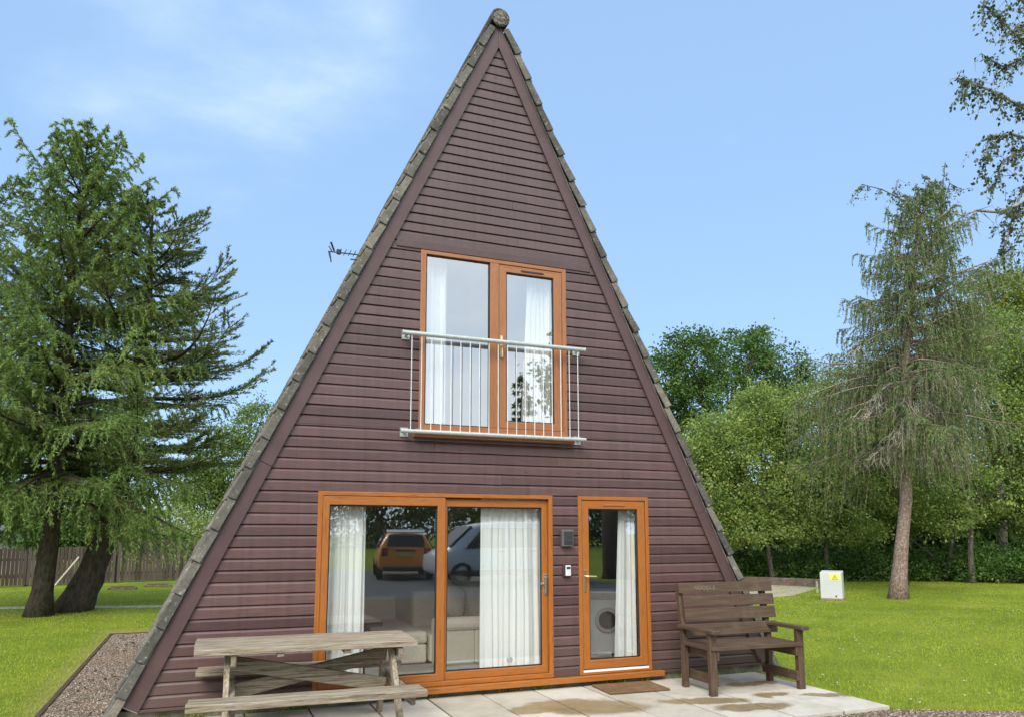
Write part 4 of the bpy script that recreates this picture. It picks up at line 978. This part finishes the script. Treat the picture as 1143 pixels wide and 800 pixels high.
wood('broad bright green tree right of the larch with slanting stems below', gp(1085, 650, 12.3), 2.2,
     [lobe(1075, 400, 12.3, 48, 46), lobe(1120, 392, 12.3, 48, 44), lobe(1090, 470, 12.3, 54, 46), lobe(1140, 465, 12.3, 46, 56), lobe(1060, 535, 12.3, 42, 38), lobe(1110, 545, 12.3, 48, 34), lobe(1060, 575, 12.3, 30, 22), lobe(1135, 580, 12.3, 34, 22)], MAT['l_mid'], 900, 54, .115, 35, .11, .36, .52,
     stems=[([P3(1056, 645, 13.3), P3(1064, 600, 13.2), P3(1076, 555, 13.1)], [.09, .08, .06], 7), ([P3(1062, 642, 13.5), P3(1035, 615, 13.6), P3(1015, 600, 13.7)], [.05, .04, .03], 6)])
wood('green tree at the right edge of the photo', gp(1185, 655, 11.0), 2.2,
     [lobe(1180, 420, 11, 50, 60), lobe(1165, 500, 11, 44, 50), lobe(1200, 540, 11, 50, 50), lobe(1175, 575, 11, 40, 25)], MAT['l_mid'], 620, 52, .115, 36, .11, .36, .45)
wood('tall yellow-green tree behind the larch at the upper right', gp(1120, 640, 17), 5,
     [lobe(1105, 328, 17, 36, 28), lobe(1140, 322, 17, 40, 26), lobe(1060, 390, 17, 40, 36), lobe(1085, 362, 17, 34, 34), lobe(1130, 375, 17, 50, 40), lobe(1175, 345, 17, 40, 40), lobe(1165, 420, 17, 50, 50)], MAT['l_yellow'], 700, 52, .14, 37, .2, .4, .45)
GS = 'ivy and shrubs along the back of the right lawn'
for i, (u, v, y, r1, r2, lab) in enumerate(((742, 632, 16.6, 30, 20, 'low dark shrub beside the roof edge behind the bench'), (800, 628, 16.2, 34, 22, 'low dark shrub left of the thin-stemmed tree'), (838, 632, 15.8, 26, 16, 'small dark shrub above the paved corner'), (893, 630, 15.4, 30, 18, 'ivy shrub between the thin stem and the second stem'), (950, 628, 15.3, 34, 22, 'ivy shrub behind the white electricity cabinet'),
                                            (1000, 632, 15.0, 28, 17, 'ivy shrub directly behind the larch trunk'), (1045, 630, 14.0, 32, 19, 'ivy shrub under the slanting stems'), (1095, 627, 12.9, 34, 22, 'ivy shrub right of the slanting stems'), (1140, 626, 11.9, 34, 26, 'ivy shrub at the right edge of the lawn'), (1185, 628, 11.0, 36, 26, 'ivy shrub just outside the right edge'))):
    broadleaf('ivy_shrub', lab, GS, gp(u, 648, y), 0, [lobe(u, v, y, r1, r2), lobe(u+14, v+8, y-.3, r1*.7, r2*.7), lobe(u-16, v+8, y-.2, r1*.7, r2*.7)], MAT['l_ivy'], MAT['bark_grey'], 150, 44, .10, .05, .3, 50+i, 'shrub', None, .5, .3)
# the depth of the wood: one dark mass of leaves no one could count
rng = np.random.default_rng(77); n = 46000
wa, wb = at(680, 640, 25)[:2], at(1330, 640, 14.5)[:2]; s = rng.random(n); dpt = rng.uniform(0, 5, n); dr = unit((wb-wa)[None])[0]; nr = np.array([-dr[1], dr[0]])
hz = rng.random(n)**.8*(5.5+1.5*np.sin(s*17)+1.2*np.sin(s*41))
Pw = np.stack([wa[0]+(wb-wa)[0]*s+nr[0]*dpt, wa[1]+(wb-wa)[1]*s+nr[1]*dpt, hz], 1)
stuff(quads('woodland', sprays(Pw, rng.normal(0, 1, (n, 3)), .38, .26, 1), .4+rng.normal(0, .2, n), MAT['l_dark']))
# brown leaf litter under the trees
litter = plain('leaf_litter', (.085, .06, .038), 1, 0, .45, 7, .8)
la, lb, lc, ld = at(700, 650, 17.2), at(880, 649, 15.2), at(1030, 650, 13.7), at(1400, 655, 8.0)
mb = MB(); f = [(la[0]-4, la[1]), (lb[0], lb[1]-.2), (lc[0], lc[1]-.1), (ld[0], ld[1])]; b = [(x+14, y+16) for x, y in f]
mb.add([(x, y, .02) for x, y in f]+[(x, y, .02) for x, y in b], [(i, i+1, 5+i, 4+i) for i in range(3)]); struct(mb.build('woodland_floor', litter))
# low retaining wall and paved corner
pv = [at(848, 668, 9.6), at(884, 667, 10.0), at(914, 655, 12.2), at(872, 652, 14.2), at(800, 655, 15.5)]
mb = MB(); mb.add([(p[0], p[1], .008) for p in pv], [(0, 1, 2, 3, 4)]); struct(mb.build('paved_corner', plain('dusty_paving', (.40, .34, .28), .9, 0, .25, 4, .3)))
w0, w1 = at(795, 652, 16.0), at(916, 650, 12.6); mb = MB(); mb.bar((w0[0], w0[1], .12), (w1[0], w1[1], .12), .25, .30, (0, 0, 1))
tag(mb.build('retaining_wall', plain('brown_stone', (.16, .115, .085), .95, 0, .4, 5, .8), bevel=.02), 'low brown retaining wall behind the paved corner', 'wall')

# ------------------------------------------------------------------ grass and loose stones
rng = np.random.default_rng(5)
def blades(n, xr, yr, inside, h, w, sx=1):
    x = rng.uniform(*xr, n); y = rng.uniform(*yr, n); d = np.hypot(x-CAM[0], y-CAM[1]); k = (rng.random(n) < np.clip((9/d)**1.5, 0, 1)) & inside(x, y); x, y, d = x[k], y[k], d[k]; n = len(x)
    hh = h*rng.uniform(.5, 1.35, n); ww = w*(1+d/14); a = rng.uniform(0, 6.28, n); z = ground_z(x, y)
    P = np.stack([x, y, z], 1); t = np.stack([np.cos(a), np.sin(a), 0*a], 1); l = np.stack([rng.normal(0, .5, n), rng.normal(0, .5, n), np.ones(n)], 1)
    return np.stack([P-t*ww[:, None]/2, P+t*ww[:, None]/2, P+l*hh[:, None]], 1)
def in_right(x, y): return (x > np.interp(y, [-9, -4, -2.7, -2.35, -2.12, -2.1], [9.5, 6.2, 4.75, 4.05, 3.56, 3.56])) & ~((x < 3.75) & (y > .0) & (y < 6.8)) & (x-(15.2) < 30)
def in_left(x, y): return (x < -4.64) | ((y > 7.85) & (x < -1.5))
MAT['grass'] = leaf_mat('grass_blades', (.23, .30, .026), (.37, .445, .042), (.58, .58, .10), .45, .6, .2)
parts = [blades(520000, (3.5, 24), (-6, 15), in_right, .031, .006), blades(300000, (-14, -1.5), (-2, 22), in_left, .031, .006)]
V = np.concatenate(parts)
big = np.sin(V[:, 0, 0]*.9+1.3*np.sin(V[:, 0, 1]*.6))*np.sin(V[:, 0, 1]*.8+V[:, 0, 0]*.23)
stuff(quads('grass', V, .47+.15*big+.10*np.sin(V[:, 0, 0]*3.1+2*np.sin(V[:, 0, 1]*2.3))*np.sin(V[:, 0, 1]*2.9+1.7*np.sin(V[:, 0, 0]*1.3))+.05*np.sign(np.sin((V[:, 0, 0]*.55-V[:, 0, 1]*.83)*4.2))+rng.normal(0, .10, len(V)), MAT['grass']))
# ragged longer tufts where the lawn meets the patio and the drive
x = np.concatenate([3.575+np.abs(rng.normal(0, .05, 2600)), np.interp(np.linspace(-2.12, -4, 2600), [-4, -2.7, -2.35, -2.12], [6.2, 4.75, 4.05, 3.56])+rng.normal(.03, .06, 2600)])
y = np.concatenate([rng.uniform(-2.15, .1, 2600), np.linspace(-2.12, -4, 2600)]); n = len(x); a = rng.uniform(0, 6.28, n)
P = np.stack([x, y, ground_z(x, y)], 1); t = np.stack([np.cos(a), np.sin(a), 0*a], 1); l = np.stack([rng.normal(-.15, .5, n), rng.normal(0, .5, n), np.ones(n)], 1)
stuff(quads('grass_edge', np.stack([P-t*.005, P+t*.005, P+l*(rng.uniform(.04, .10, n))[:, None]], 1), .42+rng.normal(0, .2, n), MAT['grass']))
# daisies
n = 900; x = rng.uniform(4, 20, n); y = rng.uniform(-2, 13, n); k = in_right(x, y) & (rng.random(n) < .35+.4*np.sin(x*1.1)*np.sin(y*.9)); x, y = x[k], y[k]; n = len(x)
P = np.stack([x, y, ground_z(x, y)+.045], 1); r = .011*(1+np.hypot(x, y)/40); q = np.array([[-1, -1, 0], [1, -1, .4], [1, 1, 0], [-1, 1, .4]])
stuff(quads('daisies', P[:, None, :]+q[None]*r[:, None, None], np.full(n, .5), plain('daisy_petal', (.75, .75, .68), .8)))
# pebbles
def pebbles(name, x, y, smin, smax, mat, dz=0):
    n = len(x); s = rng.uniform(smin, smax, n); base = np.array([[1, 0, 0], [0, 1, 0], [-1, 0, 0], [0, -1, 0], [0, 0, .7]])
    a = rng.uniform(0, 6.28, n); ca, sa = np.cos(a), np.sin(a); sc = rng.uniform(.6, 1.25, (n, 5, 1))
    B = base[None]*sc*s[:, None, None]; X = B[:, :, 0]*ca[:, None]-B[:, :, 1]*sa[:, None]; Y = B[:, :, 0]*sa[:, None]+B[:, :, 1]*ca[:, None]
    W = np.stack([X+x[:, None], Y+y[:, None], B[:, :, 2]+(ground_z(x, y)+.003+dz)[:, None]], 2)
    tri = [(0, 1, 4), (1, 2, 4), (2, 3, 4), (3, 0, 4)]; V = np.stack([W[:, t] for t in tri], 1).reshape(-1, 3, 3); T = np.repeat(rng.random(n), 4)
    return stuff(quads(name, V, T, mat))
mpb, nt = new_mat('pebble'); tt = tone(nt); rr = ramp(nt, tt, 'Fac', [(0, (.075, .05, .035)), (.3, (.145, .095, .06)), (.6, (.215, .16, .11)), (.85, (.30, .255, .20)), (1, (.46, .42, .37))]); finish(mpb, nt, (rr, 'Color'), .85, spec=.25)
n = 26000; x = rng.uniform(-4.57, -3.5, n); y = rng.uniform(-1.5, 7.7, n); pebbles('gravel_stones', x, y, .006, .015, mpb)
n = 42000; x = rng.uniform(-3.6, 6.0, n); y = rng.uniform(-4.0, -2.12, n); k = x < np.interp(y, [-4.0, -2.7, -2.35, -2.12], [6.2, 4.75, 4.05, 3.5]); pebbles('drive_stones', x[k], y[k], .006, .014, mpb, .048)
# fallen leaves scattered on the gravel strip
n = 160; x = rng.uniform(-4.5, -3.6, n); y = rng.uniform(-1, 7.6, n); P = np.stack([x, y, np.full(n, .02)], 1)
stuff(quads('fallen_leaves', sprays(P, rng.normal(0, 1, (n, 3))*np.array([1, 1, .25]), .05, .035, .3), rng.random(n), plain('dead_leaf', (.06, .04, .025), .9, 0, .4)))
# moss and weeds at the foot of the wall
n = 1500; x = rng.uniform(-3.5, 3.5, n); P = np.stack([x, rng.uniform(-.02, .02, n), np.full(n, PZ)], 1); k = np.sin(x*5)+np.sin(x*13.7) > .3; P = P[k]
stuff(quads('weeds', sprays(P, np.array([[0, -.2, 1.0]])+0*P, .05, .009, .5), .4+rng.normal(0, .2, len(P)), MAT['grass']))

# ------------------------------------------------------------------ vehicles parked opposite, seen mirrored in the glass
def paint(name, col, metal=.3):
    m, nt = new_mat(name); finish(m, nt, col, .28, metal=metal, spec=.5)
    b = [q for q in nt.nodes if q.type == 'BSDF_PRINCIPLED'][0]; b.inputs['Coat Weight'].default_value = .6; b.inputs['Coat Roughness'].default_value = .05; return m
MAT['carglass'] = plain('tinted_glass', (.015, .018, .02), .06, 0, .02); MAT['rubber'] = plain('tyre_rubber', (.02, .02, .02), .85); MAT['alloy'] = plain('alloy', (.55, .56, .58), .3, .8, .05)
MAT['redlamp'] = plain('red_lamp', (.30, .012, .015), .2); MAT['lampw'] = plain('clear_lamp', (.7, .72, .75), .15)
def loft(mb, secs):
    """secs: list of (y, [(x,z)...]) half-outlines from bottom to top, mirrored across x"""
    rings = []
    for y, h in secs: rings.append([(x, y, z) for x, z in h]+[(-x, y, z) for x, z in h[::-1]])
    n = len(rings[0]); vs = [p for r in rings for p in r]
    fs = [(i*n+k, (i+1)*n+k, (i+1)*n+(k+1) % n, i*n+(k+1) % n) for i in range(len(rings)-1) for k in range(n)]+[tuple(range(n)), tuple((len(rings)-1)*n+k for k in range(n-1, -1, -1))]
    mb.add(vs, fs)
def wheel(car, x, y, r, w):
    a = MB(); n = 24; s = 1 if x > 0 else -1
    prof_ = [(r*.62, -w/2), (r*.93, -w/2), (r, -w*.32), (r, w*.32), (r*.93, w/2), (r*.62, w/2)]
    vs = [(x+q, y+p*math.cos(2*math.pi*k/n), r+p*math.sin(2*math.pi*k/n)) for k in range(n) for p, q in prof_]; m = len(prof_)
    a.add(vs, [(k*m+i, k*m+(i+1) % m, ((k+1) % n)*m+(i+1) % m, ((k+1) % n)*m+i) for k in range(n) for i in range(m)])
    t = a.build('wheel', MAT['rubber'], car, local=True, smooth=False)
    b = MB(); b.tube([(x+s*w*.2, y, r), (x+s*w*.36, y, r)], r*.18, 12)
    for k in range(5):
        an = k*2*math.pi/5; b.bar((x+s*w*.3, y, r), (x+s*w*.34, y+r*.6*math.cos(an), r+r*.6*math.sin(an)), .05, .02, (1, 0, 0))
    b.tube([(x+s*w*.1, y, r), (x+s*w*.12, y, r)], r*.62, 20); b.build('rim', MAT['alloy'], t, local=True)
def sec(y, zb, w, zbelt, wr, zr): return (y, [(w*.86, zb), (w*.97, zb+.10), (w, (zb+zbelt)/2), (w*.97, zbelt), (wr*1.0, zr-.10), (wr*.80, zr)])
cz = float(ground_z(0, -17)); car = root('hatchback_car', (3.2, -17.3, cz), 'orange hatchback car seen from behind, mirrored in the sliding door glass', 'car', None, rad(10))
a = MB(); loft(a, [sec(1.95, .42, .78, .62, .70, .80), sec(1.90, .30, .86, .95, .72, 1.05), sec(1.75, .26, .89, 1.0, .66, 1.40), sec(1.5, .24, .90, 1.0, .64, 1.52), sec(.4, .24, .90, .98, .64, 1.56), sec(-.5, .24, .90, .95, .60, 1.50), sec(-1.05, .24, .90, .94, .70, 1.02), sec(-1.8, .28, .84, .86, .64, .92), sec(-2.0, .36, .74, .66, .55, .76)])
body = a.build('body', paint('orange_paint', (.85, .27, .025), 0), car, local=True, smooth=True, subsurf=2); 
a = MB(); a.hexa([(-.60, 1.89, 1.05), (.60, 1.89, 1.05), (.54, 1.73, 1.40), (-.54, 1.73, 1.40), (-.60, 1.93, 1.05), (.60, 1.93, 1.05), (.54, 1.77, 1.40), (-.54, 1.77, 1.40)]); a.build('rear_window', MAT['carglass'], car, bevel=.02, local=True)
a = MB(); a.hexa([(-.6, 1.7, 1.46), (.6, 1.7, 1.46), (.6, 1.5, 1.53), (-.6, 1.5, 1.53), (-.6, 1.7, 1.50), (.6, 1.7, 1.50), (.6, 1.5, 1.585), (-.6, 1.5, 1.585)]); a.build('roof_spoiler', MAT['alloy'], car, bevel=.01, local=True)
for s in (-1, 1):
    a = MB(); a.box(.66*s-.10, .66*s+.10, 1.90, 1.965, .74, 1.0); a.build('tail_light', MAT['redlamp'], car, bevel=.03, local=True)
    a = MB(); a.hexa([(.845*s-.03, -.75, .98), (.845*s+.03, -.75, .98), (.845*s+.03, 1.45, 1.02), (.845*s-.03, 1.45, 1.02), (.66*s-.02, -.35, 1.42), (.66*s+.03, -.35, 1.42), (.67*s+.03, 1.40, 1.42), (.67*s-.02, 1.40, 1.42)]); a.build('side_window', MAT['carglass'], car, bevel=.01, local=True)
    a = MB(); a.box(.98*s-.09, .98*s+.09, -.72, -.62, .98, 1.12); a.build('wing_mirror', MAT['dark'], car, bevel=.03, local=True)
    for y in (-1.3, 1.25): wheel(car, .80*s, y, .32, .20)
a = MB(); a.box(-.72, .72, 1.88, 2.0, .30, .42); a.box(-.32, .32, 1.93, 1.985, .90, .95); a.build('lower_bumper', MAT['dark'], car, bevel=.02, local=True)
a = MB(); a.box(-.26, .26, 1.955, 1.985, .74, .86); a.build('number_plate', plain('yellow_plate', (.45, .42, .12), .5), car, local=True)
vz = float(ground_z(0, -13.6)); van = root('van', (5.25, -13.6, vz), 'silver van parked side on, mirrored in the right pane of the sliding door', 'van', None, rad(-90))
a = MB(); loft(a, [sec(2.15, .40, .80, .8, .72, 1.0), sec(2.1, .30, .87, 1.05, .72, 1.70), sec(1.9, .25, .89, 1.05, .70, 1.82), sec(.2, .25, .90, 1.02, .70, 1.86), sec(-.85, .25, .90, 1.0, .68, 1.80), sec(-1.05, .25, .90, 1.0, .68, 1.68), sec(-1.72, .25, .90, 1.0, .72, 1.10), sec(-2.05, .28, .86, .9, .62, .98), sec(-2.18, .36, .78, .66, .55, .80)])
a.build('body', paint('silver_paint', (.66, .66, .66), .1), van, local=True, smooth=True, subsurf=2)
for s in (-1, 1):
    for (y0, y1) in ((-1.02, -.02), (.10, .98), (1.1, 1.85)):
        a = MB(); dy = .28 if y0 < -.5 else 0
        a.hexa([(.868*s-.03, y0-dy, 1.06), (.868*s+.03, y0-dy, 1.06), (.868*s+.03, y1, 1.06), (.868*s-.03, y1, 1.06), (.735*s-.03, y0+dy, 1.64), (.735*s+.03, y0+dy, 1.64), (.735*s+.03, y1, 1.64), (.735*s-.03, y1, 1.64)]); a.build('side_window', MAT['carglass'], van, bevel=.01, local=True)
    for y in (-.28, .78):
        a = MB(); a.box(.90*s-.02, .90*s+.02, y, y+.16, .93, .97); a.build('door_handle', MAT['dark'], van, bevel=.006, local=True)
    a = MB(); a.box(.70*s-.12, .70*s+.12, -2.1, -1.95, .68, .86); a.build('headlight', MAT['lampw'], van, bevel=.03, local=True)
    for y in (-1.4, 1.35): wheel(van, .80*s, y, .33, .20)
a = MB(); a.box(-.9, .9, -1.7, 1.9, .25, .42); a.build('sill_trim', MAT['dark'], van, bevel=.03, local=True)
a = MB(); a.hexa([(-.70, -1.72, 1.13), (.70, -1.72, 1.13), (.68, -1.64, 1.13), (-.68, -1.64, 1.13), (-.60, -1.06, 1.70), (.60, -1.06, 1.70), (.60, -.98, 1.70), (-.60, -.98, 1.70)]); a.build('windscreen', MAT['carglass'], van, local=True)
GR = 'trees across the road behind the camera'
rear = [(-6, -36, 7.0, 3.6, 'l_dark', 'round dark tree across the road, leftmost of the mirrored trees'), (0, -37, 6.4, 3.6, 'l_dark', 'low spreading tree across the road, mirrored beside the orange car'), (6.5, -36, 6.8, 3.8, 'l_dark', 'dense dark tree across the road, mirrored above the orange car'), (13, -38, 6.6, 3.8, 'l_mid', 'lighter tree across the road beside the pointed conifer'),
        (19.5, -36, 7.2, 4.0, 'l_dark', 'dense tree across the road right of the pointed conifer'), (27, -35, 8.0, 4.5, 'l_dark', 'broad tree across the road at the far right of the mirrored row'), (35, -32, 9.0, 5, 'l_dark', 'tall broad tree at the end of the mirrored row')]
for i, (x, y, h, r, mt, lab) in enumerate(rear):
    z = float(ground_z(x, y)); broadleaf('leafy_tree', lab, GR, (x, y, z), 1.6, [(x, y, z+h*.42, r, r*.8, h*.40), (x-r*.45, y, z+h*.68, r*.6, r*.6, h*.28), (x+r*.45, y, z+h*.6, r*.65, r*.6, h*.32), (x, y+.3, z+h*.2, r*.9, r*.6, h*.2)], MAT[mt], MAT['bark_grey'], 200, 40, .28, .2, .6, 70+i)
rz_ = float(ground_z(14.3, -33)); conifer('fir_tree', 'pointed dark conifer across the road, mirrored in the upper window', GR, [(14.3, -33, rz_), (14.3, -33, rz_+5), (14.3, -33, rz_+10.4)], .2, 60, (rz_+1.0, rz_+10.2), lambda u: 2.4*(1-u)+.3, lambda u: .1, lambda u: .3, lambda u: .1, .6, .8, MAT['n_pine'], MAT['bark_dark'], 8, (.25, .06), seed=88)
x, y = 9.6, -14.0; z = float(ground_z(x, y)); broadleaf('leafy_tree', 'old tree with a thick forked trunk, mirrored in the single glazed door', GR, (x, y, z), 3.6, [(x, y, z+6.4, 2.6, 2.4, 1.6), (x+1.4, y-.6, z+6.9, 2.0, 2, 1.4)], MAT['l_dark'], MAT['bark_dark'], 240, 40, .2, .42, .5, 90)

# ------------------------------------------------------------------ sky and sun
SUN = Vector((-.42, -.62, .72)).normalized()
w = bpy.data.worlds.new('World'); scene.world = w; w.use_nodes = True; nt = w.node_tree; nt.nodes.clear()
sky = N(nt, 'ShaderNodeTexSky'); sky.sky_type = 'NISHITA'; sky.sun_disc = False
sky.sun_elevation = math.asin(SUN.z); sky.sun_rotation = math.atan2(SUN.x, SUN.y); sky.air_density = 1.0; sky.dust_density = .2; sky.ozone_density = 1.6
tc = N(nt, 'ShaderNodeTexCoord'); nz = noise(nt, None, 2.0, 7, .55, .2)
mp = N(nt, 'ShaderNodeMapping'); mp.inputs['Scale'].default_value = (1, 1, 2.0); L(nt, tc, 'Generated', mp, 'Vector'); L(nt, mp, 0, nz, 'Vector')
sp = N(nt, 'ShaderNodeSeparateXYZ'); L(nt, tc, 'Generated', sp, 'Vector')
back = N(nt, 'ShaderNodeMapRange'); back.interpolation_type = 'SMOOTHSTEP'; back.inputs['From Min'].default_value = .25; back.inputs['From Max'].default_value = -.35; L(nt, sp, 'Y', back, 'Value')
# one bright cloud bank high over the far left
cd_ = (at(240, -70, 10)-CAM); cd_ = cd_/np.linalg.norm(cd_)
dt = N(nt, 'ShaderNodeVectorMath', operation='DOT_PRODUCT'); L(nt, tc, 'Generated', dt, 0); dt.inputs[1].default_value = tuple(cd_)
cl = N(nt, 'ShaderNodeMapRange'); cl.interpolation_type = 'SMOOTHSTEP'; cl.inputs['From Min'].default_value = .94; cl.inputs['From Max'].default_value = 1.0; cl.inputs['To Max'].default_value = .31; L(nt, dt, 'Value', cl, 'Value')
a1 = mathn(nt, 'MULTIPLY_ADD', (back, 'Result'), .95, (cl, 'Result'))
thr = mathn(nt, 'ADD', (a1, 0), (nz, 'Fac')); cf = N(nt, 'ShaderNodeMapRange'); cf.interpolation_type = 'SMOOTHSTEP'; cf.inputs['From Min'].default_value = .58; cf.inputs['From Max'].default_value = 1.25; L(nt, thr, 0, cf, 'Value')
CLOUD = 9.0
cm = ramp(nt, nz, 'Fac', [(.3, (CLOUD*.44, CLOUD*.60, CLOUD*.80)), (.66, (CLOUD*.92, CLOUD*.98, CLOUD*1.02))])
veil = mixc(nt, .72, (sky, 'Color'), (2.2, 3.5, 5.45))
mx = mixc(nt, (cf, 'Result'), (veil, 2), (cm, 'Color'))
bg = N(nt, 'ShaderNodeBackground', Strength=.064); L(nt, mx, 2, bg, 'Color'); o = N(nt, 'ShaderNodeOutputWorld'); L(nt, bg, 0, o, 'Surface')
sl = bpy.data.lights.new('sun', 'SUN'); sl.energy = 1.25; sl.angle = rad(32); sl.color = (1, .96, .90)
so_ = bpy.data.objects.new('sun', sl); C.objects.link(so_); so_.rotation_euler = (-SUN).to_track_quat('-Z', 'Y').to_euler()

scene.render.engine = 'CYCLES'
scene.view_settings.view_transform = 'Standard'; scene.view_settings.look = 'None'; scene.view_settings.exposure = 1.65; scene.view_settings.gamma = 1
scene.view_settings.use_curve_mapping = False
scene.cycles.max_bounces = 10; scene.cycles.transparent_max_bounces = 16; scene.cycles.diffuse_bounces = 3; scene.cycles.use_denoising = True
